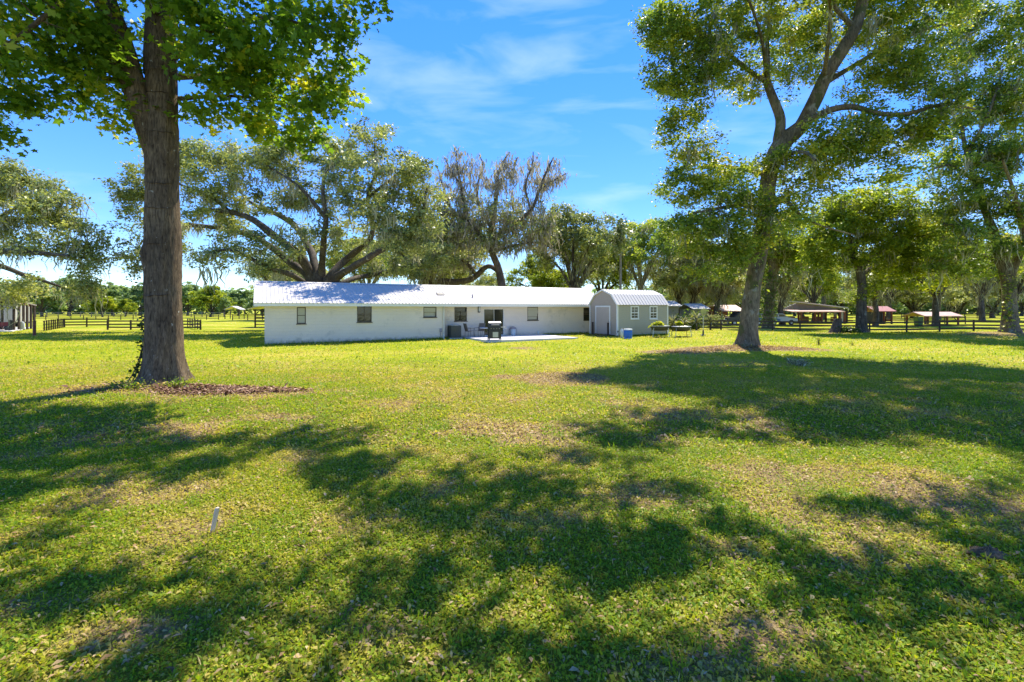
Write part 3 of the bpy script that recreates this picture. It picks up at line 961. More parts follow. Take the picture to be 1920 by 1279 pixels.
BL1 = [pb(520, 70, 13.2, 120, 75, 2.4), pb(450, 160, 13.4, 110, 60, 2.2), pb(590, 130, 13.0, 70, 75, 1.8), pb(500, 215, 13.6, 95, 40, 1.8), pb(420, 100, 14.2, 80, 60, 2.0, 0.8),
       pb(400, 225, 14.4, 45, 40, 1.2, 0.7), pb(635, 60, 12.8, 40, 55, 1.4, 0.9), pb(560, 240, 13.2, 40, 30, 1.2, .8), pb(620, 190, 13.0, 26, 34, 1.0, .7),
       pb(60, 60, 12.4, 120, 60, 2.2), pb(160, 120, 13.0, 90, 60, 2.0), pb(70, 160, 12.6, 90, 50, 2.0), pb(210, 200, 13.4, 50, 45, 1.5), pb(20, 200, 11.8, 46, 60, 1.6, 1.6), pb(190, 40, 12.8, 70, 60, 2.0, .8),
       pb(225, 250, 13.6, 26, 22, 0.8, .7), pb(18, 262, 11.8, 34, 20, 1.0, 2.0), pb(120, 195, 13.0, 40, 22, 1.0, .7), pb(110, 15, 12.0, 60, 40, 1.5, .7), pb(370, 35, 12.6, 60, 45, 1.6, .9), pb(330, -20, 12.2, 70, 40, 2.0, .8), pb(150, -40, 12, 140, 50, 2.4, .8),
       (X1 + 2, Y1 + 1, 14, 3.6, 3.6, 2.2, 0.8), (X1 - 3, Y1 - 1, 14.5, 3.6, 3.2, 2.2, 0.8), (X1 + 0.5, Y1, 18.2, 3.6, 3.6, 2.4, 0.7), (X1, Y1, 21.0, 2.2, 2.2, 1.5, 0.6),
       (X1 + 6.2, Y1 - 2.0, 15.2, 3.0, 2.2, 1.4, 1.0), (X1 + 9.0, Y1 - 2.0, 15.6, 2.0, 1.6, 1.0, 0.9), (X1 + 2.0, Y1 - 5.4, 13.4, 2.4, 2.0, 1.3, 0.9), (X1 - 6, Y1 - 4, 14.4, 2.6, 2.2, 1.4, 0.8),
       pb(712, -6, 12.0, 22, 20, .5, .8), pb(668, 2, 12.2, 16, 10, .4, .8)]
C1 = T1.sprays(BL1, 1080, 1.2, 0.45)
P1 = T1.twigs(C1, 0.012, 0.010, 0.005)
T1.leaves(P1, 50, 0.23, 0.150, 0.150, LOBED, 0.62, 0.75, 0.55, 0.5)
# a few stray strands and the dark scars ringing the trunk
T1.hang(T1.moss_sites(P1, 0.03, False, 6.0), 3, 0.35, 0.04)
tree_left = plant_tree('gum_tree', 'tall straight tree with ringed brown trunk and lobed bright leaves, mulch at its foot', T1.meshes(M['bark_gum'], M['leaf_gum'], M['moss'], 'gum'))
for zc, wdt in ((2.6, 1.0), (4.05, 1.0), (5.05, 0.7), (5.75, 0.8), (7.2, 0.9), (8.3, 1.0), (9.0, 0.9)):
    vs, fs, nA_ = [], [], 22
    a0 = -math.pi / 2 - 1.2 * wdt + 0.3 * math.sin(zc * 9)
    for q in range(nA_ + 1):
        an = a0 + 2.4 * wdt * q / nA_
        rr = 0.47 + (0.385 - 0.47) * (zc + 0.05) / 9.2 + 0.026
        zz = zc + 0.010 * math.sin(q * 0.9 + zc * 5) + 0.006 * math.sin(q * 2.3 + zc) - 0.05 * math.cos((q / nA_ - 0.5) * 3)
        hh = 0.014 * max(0.12, abs(math.sin(q * 0.55 + zc * 3)) - .25)
        cx_, cy_ = X1 - 0.010 * zc + math.cos(an) * rr, Y1 + math.sin(an) * rr
        ix_, iy_ = X1 - 0.010 * zc + math.cos(an) * (rr - .09), Y1 + math.sin(an) * (rr - .09)
        vs += [(ix_, iy_, zz - hh * 1.5), (cx_, cy_, zz - hh * .5), (cx_, cy_, zz + hh * .5), (ix_, iy_, zz + hh * 1.5)]
    for q in range(nA_):
        fs += [(q * 4 + i, q * 4 + (i + 1) % 4, q * 4 + 4 + (i + 1) % 4, q * 4 + 4 + i) for i in range(4)]
    MB().add(vs, fs).obj('bark_scar', M['dark_wood'], tree_left)

# the vine that climbs its left side
V1 = Tree(12)
vine = []
for q in range(2):
    zz = np.linspace(0.0, 3.1 - q * 0.9, 30)
    an = math.pi * (1.0 + 0.06 * q) + 0.12 * np.sin(zz * 3 + q)
    rr = (0.485 + 0.36 * np.exp(-zz / 0.42)) + 0.02
    vine.append(np.stack([X1 + np.cos(an) * rr, Y1 - 0.08 + np.sin(an) * rr, zz + gzf(X1, Y1)], 1))
for s in vine:
    V1.wood.append(tube(s, np.linspace(0.016, 0.006, len(s)), 5))
    seg = np.stack([s[i:i + 5] for i in range(0, len(s) - 5, 2)])
    V1.leaves(seg, 7, 0.05, 0.085, 0.075, KITE, 1.0, 0.9, 0.55, 0.0, 0.2)
vm = V1.meshes(M['bark_oak'], M['ivy'], None, 'vine')
ve = thing('ivy_vine', 'green leafy vine climbing the left side of the tall ringed trunk', 'vine')
link('stem', vm['trunk'], ve); link('foliage', vm['crown'], ve)

# ---- the forked mossy oak on the right
T2 = Tree(21)
Y2 = 25.7
X2 = (1400 - CX) / F * Y2
root_flare(T2, X2 + 0.0, Y2, 0.46, 2.6, lobes=5, sides=36, seed=4.1, rt=0.43, lean=(0.09, 0.0))
main = pl(Y2, (1408, 575, 30), (1414, 520, 29), (1424, 460, 28), (1433, 410, 28), (1440, 360, 29), (1449, 315, 28), (1458, 285, 33), (1472, 258, 32), (1500, 235, 27, -.3), (1524, 195, 25, -.6), (1550, 140, 23, -.8), (1580, 90, 22, -1), (1608, 40, 20, -1), (1625, -10, 17, -1), (1650, -120, 10, -1), (1660, -200, 4, -1))
main[0] = (X2 + 0.09 * 2.2, Y2, 2.2, 0.445)
T2.limb(main, 20)
T2.limb(pl(Y2, (1455, 290, 15), (1458, 262, 19), (1462, 225, 17), (1447, 180, 15, .4), (1437, 150, 13, .6), (1439, 110, 9, .8), (1440, 60, 6, 1), (1450, -10, 4, 1)), 10)
T2.limb(pl(Y2, (1440, 155, 10, .5), (1405, 135, 9, 0), (1380, 115, 8, -.4), (1352, 92, 6, -.8), (1300, 60, 3, -1)), 8)
T2.limb(pl(Y2, (1494, 240, 12, -.3), (1525, 222, 12, -1), (1560, 205, 11, -1.6), (1600, 200, 10, -2), (1650, 213, 9, -2.4), (1705, 212, 8, -2.6), (1770, 195, 6, -3), (1830, 205, 3, -3.2)), 10)
T2.limb(pl(Y2, (1600, 50, 9, -1), (1570, 20, 8, -1.2), (1545, -20, 6, -1.5), (1500, -60, 4, -1.5)), 8)
T2.limb(pl(Y2, (1436, 395, 11), (1470, 375, 8, -.6), (1490, 395, 6, -1), (1530, 420, 4, -1.2), (1600, 440, 2, -1.2)), 8)
T2.limb(pl(Y2, (1434, 405, 12), (1400, 385, 9, -.6), (1350, 390, 6, -1.3), (1300, 400, 3, -1.6)), 8)
T2.limb(pl(Y2, (1425, 450, 10), (1380, 470, 7, -.8), (1330, 470, 4, -1.2)), 8)
T2.limb(pl(Y2, (1447, 330, 10), (1400, 320, 8, 1.2), (1340, 310, 5, 2.0), (1290, 320, 3, 2.4)), 8)
T2.limb(pl(Y2, (1452, 300, 11), (1480, 290, 9, -1.6), (1510, 285, 7, -3.2), (1530, 300, 4, -4.5)), 8)
T2.limb(pl(Y2, (1545, 150, 9, -.7), (1552, 80, 7, -2.5), (1556, 10, 6, -4.5), (1530, -60, 4, -6.5)), 8)
T2.limb(pl(Y2, (1540, 160, 11, -.7), (1620, 110, 8, -.5), (1720, 60, 6, -.4), (1800, 40, 3, -.4)), 8)
T2.limb(pl(Y2, (1437, 150, 7, .6), (1425, 60, 5, -1.6), (1380, -40, 5, -3.2), (1290, -90, 3, -4.6)), 8)
BL2 = [pb(1620, 255, 24.5, 60, 40, 2.0, .9), pb(1560, 300, 25, 50, 40, 1.8, .8), pb(1690, 330, 24, 45, 30, 1.6, .7), pb(1740, 260, 23.5, 45, 40, 1.8, .8), pb(1420, 380, 24.4, 40, 40, 1.5, .8), pb(1240, 60, 24.5, 50, 70, 1.8), pb(1300, 40, 24.5, 80, 60, 2.4), pb(1330, 130, 24.5, 70, 60, 2.2), pb(1240, 150, 25, 40, 45, 1.6), pb(1280, 190, 25, 50, 40, 1.6, .9), pb(1290, 235, 25.5, 62, 26, 1.5, .7), pb(1250, 250, 25.5, 34, 20, 1.0, .6),
       pb(1390, 60, 26, 60, 60, 2.2, .8), pb(1400, 150, 26, 60, 40, 1.8, .6), pb(1480, 80, 27.5, 60, 60, 2.2, .8), pb(1540, 60, 28, 60, 50, 2.2, .8), pb(1500, 150, 27.6, 45, 40, 1.5, .7),
       pb(1320, 290, 25.5, 60, 34, 1.8), pb(1290, 350, 25.5, 60, 40, 1.8), pb(1350, 370, 25.2, 70, 55, 2.2), pb(1310, 430, 25, 75, 50, 2.2), pb(1370, 470, 25, 60, 40, 1.9), pb(1330, 510, 25, 60, 25, 1.5, .6), pb(1400, 310, 26, 45, 30, 1.4, .7), pb(1270, 420, 25, 34, 34, 1.3, .7), pb(1375, 420, 24.6, 50, 40, 1.5, .8),
       pb(1460, 420, 24.8, 50, 40, 1.6, .7), pb(1510, 300, 24.0, 60, 45, 1.8, .8), pb(1560, 330, 24.2, 50, 45, 1.6, .6), pb(1500, 370, 24.6, 50, 30, 1.4, .6), pb(1585, 265, 23.6, 60, 40, 1.6, .8), pb(1545, 255, 23.6, 50, 40, 1.4, .6), pb(1480, 335, 25, 30, 40, 1.2, .6),
       pb(1650, 150, 24, 70, 50, 2.2, .9), pb(1620, 60, 27, 70, 60, 2.4, .9), pb(1720, 110, 24, 70, 60, 2.4, .9), pb(1700, 245, 23, 60, 30, 1.5, .7), pb(1640, 290, 23.2, 45, 20, 1.1, .6), pb(1780, 190, 22.6, 60, 50, 2.0, .8), pb(1740, 30, 25, 80, 50, 2.6, .9), pb(1700, 290, 23, 35, 22, 1.0, .5),
       pb(1560, -60, 24, 120, 50, 4.0), pb(1400, -70, 24, 120, 50, 3.6), pb(1680, -80, 25, 100, 50, 4.0), pb(1530, -150, 22, 150, 50, 5.0, .8),
       (X2 + 2.5, Y2 - 7, 16.4, 3.6, 3.0, 1.6, .8)]
C2 = T2.sprays(BL2, 2500, 1.0, 0.38)
P2 = T2.twigs(C2, 0.012, 0.011, 0.006)
T2.leaves(P2, 66, 0.25, 0.150, 0.082, KITE, 0.55, 0.7, 0.55, 0.45)
T2.hang(T2.moss_sites(P2, 0.085, True, 4.5), 6, 0.85, 0.07, 0.14)
T2.hang([at(1322, 165, 24.4) + np.array([0, 0, .9]), at(1326, 130, 24.4), at(1330, 110, 24.3), at(1335, 60, 24.3), at(1340, 20, 24), at(1545, 200, 23.6), at(1590, 210, 23.4), at(1640, 30, 24), at(1295, 270, 25), at(1770, 190, 22.6)], 12, 1.7, 0.11, 0.2)
T2.leaves(np.stack([np.linspace(at(px_, py_, 25.4), at(px_ + 4, py_ - 25, 25.4), 5) for px_, py_ in ((1408, 560), (1440, 330), (1455, 300), (1425, 470), (1418, 520))]), 22, 0.25, 0.16, 0.09, KITE, 0.9, 0.8, 0.5, 0.0)
tree_right = plant_tree('oak_tree', 'large forked oak with leaning upper limb and mossy branches, on a bare mound', T2.meshes(M['bark_oak'], M['leaf_oak'], M['moss'], 'oak'))

# ---- unseen oak added beside the camera, boughs laid out to shade the near lawn
T3 = Tree(31)
X3, Y3 = 13.5, 6.0
x3, y3, z3, r3 = root_flare(T3, X3, Y3, 0.5, 6.0, lobes=5, sides=24, seed=2.2, rt=0.42)
T3.limb([(x3, y3, z3 - .2, .42), (x3 - 1, y3 + .5, 9, .34), (x3 - 3, y3 + 2.0, 12, .18), (x3 - 7, y3 + 4.8, 14.6, .09), (x3 - 11, y3 + 6.0, 15.4, .05), (x3 - 16, y3 + 6.6, 15.8, .03)], 12)
T3.limb([(x3, y3, z3, .3), (x3 + .6, y3, 10, .26), (x3 + .8, y3, 15, .15), (x3 + 1, y3, 19, .05)], 12)
T3.limb([(x3 - 3, y3 + 2.0, 12, .10), (x3 - 5.0, y3 + 2.6, 13.2, .07), (x3 - 9, y3 + 3.6, 13.8, .04), (x3 - 12, y3 + 4.4, 14.0, .03)], 8)
T3.limb([(x3 - 4, y3 + 2.5, 12.6, .14), (x3 - 6, y3 + 5.8, 14.6, .09), (x3 - 9, y3 + 7.6, 15.6, .04)], 8)
SUNK = np.array([SUN[0], SUN[1]]) / SUN[2]
SHADE = [(-8.2, 7.3, 14.4, 1.5, .8, .5, 1), (-6.0, 7.8, 14.2, 1.7, .9, .6, 1), (-3.8, 8.3, 14.4, 1.5, .7, .5, 1), (-4.4, 6.7, 13.6, 1.6, .5, .5, .9), (-2.4, 6.6, 13.2, 1.5, .7, .5, 1),
       (-.6, 5.7, 12.6, 1.6, .8, .5, 1), (.4, 6.9, 13.0, 1.1, .5, .4, .8), (-1.7, 5.4, 12.4, .8, .3, .4, .8), (1.6, 4.6, 12.0, 1.5, .6, .5, 1), (-.4, 4.0, 11.6, 1.4, .5, .5, 1), (-3.4, 3.7, 11.4, 1.2, .4, .4, .9), (-5.0, 4.6, 12.6, 1.0, .35, .4, .7),
       (2.6, 3.6, 11.2, 1.4, .5, .5, 1), (.6, 3.0, 11.0, 1.2, .4, .5, .9), (-1.6, 2.9, 11.0, .9, .35, .4, .8), (3.6, 5.1, 12.0, 1.2, .5, .4, .8), (5.0, 4.1, 11.5, 1.4, .6, .5, 1), (2.4, 8.3, 13.2, 1.7, .8, .6, 1), (5.0, 8.8, 13.2, 1.8, .9, .6, 1), (8.0, 9.2, 13.2, 2.0, 1.0, .7, 1), (6.6, 6.0, 12.5, 1.2, .5, .4, .7), (3.4, 9.6, 14, 1.6, .7, .5, 1.2), (6.6, 10.2, 14, 2.0, .8, .5, 1.2), (9.6, 10.6, 14, 2, 1, .6, 1), (3.6, 3.1, 11, .9, .4, .4, .9), (-5.6, 5.6, 12.6, 1.3, .4, .4, .8), (-7.4, 6.2, 13, 1.2, .4, .4, .8), (1.2, 5.7, 12.4, 1.0, .35, .4, .8)]


def clear_of_view(y_, z_, ry_, rz_):
    return max(z_ - 1.5, (2.7 + .642 * (y_ + ry_ * 1.35) + rz_) / (1 - .642 * SUNK[1]))


SH = []
for x_, y_, z_, rx_, ry_, rz_, w_ in SHADE:
    z_ = clear_of_view(y_, z_, ry_, rz_)
    SH.append((x_ + SUNK[0] * z_, y_ + SUNK[1] * z_, z_, rx_ * 1.3, ry_ * 1.35, rz_, w_))
SH += [(13.5, 6.5, 17, 3.6, 3.2, 2.2), (16.5, 6, 13, 2.6, 2.6, 1.8)]
C3 = T3.sprays(SH, 820, 0.5, 0.45)
P3 = T3.twigs(C3, 0.012, 0.011, 0.006)
T3.leaves(P3, 46, 0.19, 0.18, 0.095, KITE, 0.5, 0.5, 0.48, 0.45)
plant_tree('oak_tree', 'unseen oak added beside the viewpoint, its high boughs placed to shade the near lawn', T3.meshes(M['bark_oak'], M['leaf_oak'], None, 'oak'))

# ---- the great live oak behind the house
T4 = Tree(41)
Y4 = 45.0
b4 = at(598, 575, Y4)
root_flare(T4, b4[0], b4[1], 0.95, 3.2, lobes=6, sides=36, seed=7.7, rt=0.9)
base4 = (600, 555, 34)
for pts in [[base4, (585, 520, 24), (560, 480, 21, -1), (515, 440, 18, -2), (470, 410, 14, -2.5), (430, 398, 11, -3), (375, 393, 7, -3)],
            [base4, (578, 520, 21), (545, 490, 18, 1), (495, 455, 15, 1.5), (440, 432, 12, 2), (380, 424, 9, 2), (340, 426, 5, 2)],
            [base4, (592, 510, 21), (580, 465, 17, 2), (555, 425, 14, 3), (515, 400, 11, 4), (478, 385, 7, 4), (440, 350, 4, 4)],
            [base4, (603, 510, 19), (606, 460, 15, -2), (612, 410, 12, -3), (606, 360, 9, -3.5), (612, 325, 7, -3.5), (640, 300, 4, -3)],
            [base4, (622, 515, 20), (650, 485, 16, 1), (690, 455, 13, -1), (700, 420, 11, -3), (690, 370, 8, -5), (704, 320, 6, -5), (702, 270, 4, -4)],
            [base4, (632, 520, 22), (672, 495, 17, -3), (720, 465, 13, -5), (760, 440, 10, -6.5), (790, 400, 7, -7), (800, 350, 4, -7)],
            [base4, (580, 535, 16), (545, 515, 13, -3), (500, 500, 10, -4.5), (460, 478, 8, -5.5), (420, 468, 6, -6), (370, 490, 3, -6)],
            [base4, (640, 530, 15), (700, 515, 11, 4), (760, 500, 8, 6), (820, 480, 5, 7)],
            [(430, 398, 9, -3), (400, 370, 7, -3), (350, 350, 5, -3), (290, 330, 3, -3)],
            [(380, 424, 8, 2), (330, 420, 6, 2.5), (280, 440, 4, 3), (255, 470, 2.5, 3)],
            [(612, 410, 9, -3), (560, 350, 7, -4), (500, 310, 4, -4)], [(690, 370, 7, -5), (740, 330, 5, -6), (775, 300, 3, -6)]]:
    T4.limb([(x_, y_, z_, r_ * (1 if k_ == 0 else .78)) for k_, (x_, y_, z_, r_) in enumerate(pl(Y4, *pts))], 10)
BL4 = [pb(285, 345, 44, 55, 45, 2.6), pb(245, 400, 44, 40, 50, 2.2, .9), pb(260, 480, 43, 45, 45, 2.0, .8), pb(225, 360, 44, 24, 22, 1.4, .7), pb(340, 300, 43, 55, 45, 3), pb(405, 290, 43, 40, 40, 2.6), pb(410, 340, 42, 60, 45, 3), pb(480, 300, 43, 70, 38, 3.4), pb(550, 300, 43, 60, 45, 3.4),
       pb(620, 290, 44, 60, 45, 3.2), pb(690, 262, 41, 42, 34, 2.6), pb(725, 250, 45, 22, 24, 1.6, .7), pb(660, 340, 39, 60, 50, 3), pb(745, 320, 38, 55, 45, 3), pb(790, 345, 37.5, 34, 50, 2.6), pb(780, 300, 44, 26, 20, 1.6, .7), pb(740, 400, 37.5, 55, 55, 3), pb(690, 400, 38.5, 45, 40, 2.4, .8),
       pb(520, 360, 43, 60, 38, 3, .7), pb(590, 370, 43, 50, 45, 3, .7), pb(460, 370, 43, 60, 34, 2.6, .8), pb(380, 400, 42, 55, 28, 2.4, .8), pb(440, 470, 40, 55, 28, 2.2, .8), pb(385, 490, 39.5, 34, 28, 1.8, .8), pb(520, 470, 41, 50, 32, 2.4, .6), pb(640, 440, 43, 60, 38, 2.8, .5), pb(745, 460, 38, 60, 34, 3, .7), pb(790, 430, 38, 40, 50, 2.6, .8), pb(560, 430, 43, 50, 30, 2.6, .5), pb(470, 515, 40, 36, 18, 1.4, .6), pb(300, 420, 44, 45, 30, 2, .7), pb(812, 390, 40, 26, 50, 2, .8), pb(820, 480, 49, 50, 35, 2.6, .7), pb(455, 445, 41, 45, 18, 2, .8), pb(560, 480, 49, 50, 30, 2, .8), pb(650, 480, 49, 55, 30, 2.4, .9), pb(705, 500, 50, 60, 22, 2.4, .9), pb(500, 500, 48, 45, 20, 2, .7), pb(610, 445, 50, 45, 25, 2, .7), pb(760, 500, 47, 50, 22, 2, .8), pb(420, 420, 46, 50, 30, 2.4, .8), pb(345, 470, 45, 30, 34, 1.8, .7)]
C4 = T4.sprays(BL4, 1150, 1.4, 0.6)
P4 = T4.twigs(C4, 0.016, 0.012, 0.010)
T4.leaves(P4, 66, 0.33, 0.22, 0.13, KITE, 0.62, 0.75, 0.5, 0.4)
T4.hang(T4.moss_sites(P4, 0.24, True, 3.6), 8, 1.25, 0.12, 0.2, 0.62)
T4.hang([at(px_, py_, yy) for px_, py_, yy in ((385, 470, 39.5), (392, 500, 39), (300, 440, 44), (262, 470, 43), (275, 500, 43), (470, 330, 42), (520, 420, 43), (250, 480, 43), (345, 420, 44))], 12, 2.2, 0.16, 0.4)
plant_tree('live_oak', 'huge spreading live oak draped with moss, arching over the left end of the house', T4.meshes(M['bark_live'], M['leaf_live'], M['moss'], 'live'))

# ---- the half dead oak, bare on top, hung with brown moss
T5 = Tree(51)
Y5 = 52.0
for pts in [[(948, 590, 21), (942, 545, 17), (935, 505, 14), (926, 480, 13), (920, 455, 12), (925, 410, 10, 1), (930, 370, 8, 1), (934, 330, 6, 1), (946, 300, 4, 1), (955, 285, 2, 1)],
            [(926, 480, 10), (905, 445, 9, -1), (880, 415, 8, -2), (870, 380, 6, -2), (862, 335, 4, -2), (856, 300, 2.5, -2), (855, 275, 1.5, -2)],
            [(922, 450, 9), (960, 425, 8, -1), (995, 395, 7, -2), (1012, 355, 5, -2), (1026, 320, 4, -2), (1038, 295, 2, -2)],
            [(1012, 355, 4, -2), (1035, 340, 3, -2), (1062, 325, 2, -2)], [(922, 430, 7), (900, 390, 6, 2), (895, 350, 4, 2), (905, 310, 3, 2), (898, 290, 1.5, 2)],
            [(995, 395, 5, -2), (985, 350, 4, -3), (998, 310, 2.5, -3), (1000, 285, 1.5, -3)], [(880, 415, 6, -2), (845, 390, 5, -1), (830, 350, 3, -1), (822, 320, 1.6, -1)], [(862, 345, 4, -2), (840, 310, 2, -3), (835, 295, 1.2, -3)],
            [(934, 340, 4, 1), (960, 320, 3, 0), (970, 295, 1.6, 0)], [(936, 510, 9), (915, 500, 9, 1), (890, 520, 10, 2), (855, 530, 12, 3), (820, 528, 12, 4)], [(895, 518, 8, 2), (870, 490, 7, 2), (840, 495, 6, 2), (800, 510, 5, 2)],
            [(930, 470, 7), (970, 460, 5, -1), (1010, 455, 3, -1), (1040, 470, 2, -1)]]:
    T5.limb(pl(Y5, *pts), 8)
BL5 = [pb(812, 410, 51, 34, 70, 2.4, 1.0), pb(850, 490, 54, 50, 30, 2.4, 1.0), pb(880, 330, 51, 60, 45, 2.5, .8), pb(940, 330, 52, 45, 40, 2.4, .8), pb(1010, 340, 51, 45, 45, 2.2, .9), pb(840, 370, 51, 34, 45, 2.2, .7), pb(900, 400, 51, 70, 45, 2.8), pb(980, 410, 51, 65, 45, 2.6), pb(870, 450, 51, 65, 40, 2.6), pb(950, 450, 51, 60, 30, 2.4), pb(1020, 430, 51, 40, 40, 2.2, .8), pb(830, 430, 52, 45, 40, 2.2), pb(1035, 320, 50, 20, 24, 1, .8), pb(860, 300, 50, 22, 24, 1, .8), pb(950, 295, 52, 24, 20, 1, .8)]
C5 = T5.sprays(BL5, 640, 0.6, 0.35)
P5 = T5.twigs(C5, 0.016, 0.012, 0.010, droop=-0.1)
low = P5[P5[:, 4, 2] < 14.0]
T5.leaves(low, 30, 0.40, 0.24, 0.13, KITE, 0.6, 0.75, 0.62, 0.4)
T5.leaves(P5, 2.2, 0.25, 0.22, 0.10, KITE, 0.6, 0.75, 0.9, 0.4)
T5.hang(T5.moss_sites(P5, 0.85, True, 4.5), 7, 1.05, 0.16, 0.36, 0.66)
plant_tree('dead_oak', 'half dead oak with bare top twigs and brown hanging moss behind the roof', T5.meshes(M['bark_dead'], M['leaf_live'], M['moss_brown'], 'dead'))


# ---- generic moss oaks: three grown once, copied with their parts
def generic(seed, h, rad, n, per, L, W, leafm, moss, bark, tint0=0.5, low=0.28, shape=1.0, mossm=None):
    T = Tree(seed)
    g = T.g
    r = 0.030 * h
    zf = h * low
    T.limb([(0, 0, -0.25, r * 1.7), (0, 0, 0.35, r * 1.12), (g.normal(0, .1), g.normal(0, .1), zf * 0.6, r), (g.normal(0, .2), g.normal(0, .2), zf, r * 0.9)], 10)
    blobs = []
    top = T.limbs[0][-1]
    k = 7
    for i in range(k):
        an = 2 * math.pi * (i + g.random() * .6) / k
        rr = rad * (0.55 + 0.4 * g.random())
        zz = zf + (h - zf) * (0.25 + 0.5 * g.random())
        ex, ey = math.cos(an) * rr, math.sin(an) * rr
        T.limb([(top[0], top[1], top[2] - .2, r * .6), (ex * .35, ey * .35, zf + (zz - zf) * .55, r * .42), (ex * .75, ey * .75, zf + (zz - zf) * .9, r * .24), (ex, ey, zz, r * .1)], 7)
        blobs.append((ex, ey, zz, rad * .36, rad * .36, (h - zf) * .20 * shape))
        blobs.append((ex * .6, ey * .6, zz + (h - zf) * .16, rad * .36, rad * .36, (h - zf) * .18 * shape))
    T.limb([(top[0], top[1], top[2] - .2, r * .7), (g.normal(0, .4), g.normal(0, .4), zf + (h - zf) * .5, r * .4), (g.normal(0, .5), g.normal(0, .5), h * .92, r * .1)], 8)
    blobs += [(0, 0, h * .86, rad * .42, rad * .42, (h - zf) * .18), (0, 0, h * .66, rad * .6, rad * .6, (h - zf) * .22, .6)]
    C = T.sprays(blobs, n, 1.4, 0.55)
    P = T.twigs(C, 0.014, 0.011, 0.008)
    T.leaves(P, per * 1.15, 0.040 * rad + 0.10, L, W, KITE, 0.62, 0.75, tint0, 0.4)
    if moss:
        T.hang(T.moss_sites(P, moss, True, h * .14), 6, 0.085 * h, 0.012 * h, 0.05 * rad)
    return T.meshes(bark, leafm, mossm or M['moss'], 'generic')


G_OAK = generic(101, 13.0, 6.5, 420, 46, 0.30, 0.17, M['leaf_live'], 0.18, M['bark_live'])
G_MOSS = generic(102, 12.0, 6.0, 330, 34, 0.28, 0.16, M['leaf_live'], 0.50, M['bark_dead'], 0.62, 0.30)
G_GREEN = generic(103, 12.0, 6.2, 420, 46, 0.28, 0.17, M['leaf_bright'], 0.05, M['bark_live'], 0.42, 0.26)
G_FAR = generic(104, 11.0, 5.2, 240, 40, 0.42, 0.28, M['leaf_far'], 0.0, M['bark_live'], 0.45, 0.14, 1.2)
G_ROUND = generic(105, 10.0, 5.6, 240, 40, 0.42, 0.28, M['leaf_bright'], 0.0, M['bark_live'], 0.5, 0.10, 1.3)
G_LOW = generic(107, 11.0, 6.2, 400, 40, 0.30, 0.17, M['leaf_live'], 0.45, M['bark_dead'], 0.66, 0.13, 1.25)
G_LIMBY = generic(106, 13.0, 7.4, 360, 40, 0.30, 0.17, M['leaf_oak'], 0.30, M['bark_oak'], 0.55, 0.34)


def stand_tree(name, label, G, px, Y, top_py, wide, rz, group=None, low=None):
    """plants a grown tree at photo column px and distance Y so that it reaches up to row top_py"""
    X = (px - CX) / F * Y
    zg = gzf(X, Y)
    H = CAMH - (top_py - HY) / F * Y - zg
    h0 = {id(G_OAK): 13.6, id(G_MOSS): 12.6, id(G_GREEN): 12.6, id(G_LOW): 11.6, id(G_FAR): 11.6, id(G_ROUND): 10.6, id(G_LIMBY): 13.6}[id(G)]
    s = H / h0
    return plant_tree(name, label, G, (X, Y, zg), rz, (s * wide, s * wide, s), group)


B = 'oaks standing behind the house'
stand_tree('oak_tree', 'mossy oak seen through the right limbs of the great live oak', G_LIMBY, 690, 74, 440, 0.9, 2.4, B)
stand_tree('oak_tree', 'mossy oak seen through the left limbs of the great live oak', G_MOSS, 520, 84, 470, 1.1, 1.0, B)
stand_tree('oak_tree', 'pale mossy oak between the great live oak and the half dead oak', G_MOSS, 850, 70, 410, 0.95, 3.7, B)
stand_tree('oak_tree', 'low mossy oak under the arching limb of the half dead oak', G_LOW, 905, 82, 500, 1.0, 4.9, B)
stand_tree('oak_tree', 'low mossy oak showing over the left third of the roof', G_LOW, 600, 80, 480, 1.3, 0.4, B)
stand_tree('oak_tree', 'dark low oak with moss, directly behind the middle of the house roof', G_MOSS, 800, 57, 400, 1.25, 0.6, B)
stand_tree('oak_tree', 'round green oak behind the roof just right of the half dead oak', G_OAK, 1078, 57, 378, 0.80, 2.0, B)
stand_tree('oak_tree', 'small mossy green oak behind the roof left of the utility pole', G_GREEN, 1020, 64, 470, 1.0, 4.1, B)
stand_tree('oak_tree', 'dark mossy oak directly behind the barn shaped shed and utility pole', G_LIMBY, 1200, 62, 402, 0.74, 1.1, B)
stand_tree('oak_tree', 'green crown squeezed between the roof oaks left of the utility pole', G_GREEN, 1130, 68, 425, 0.72, 5.0, B)

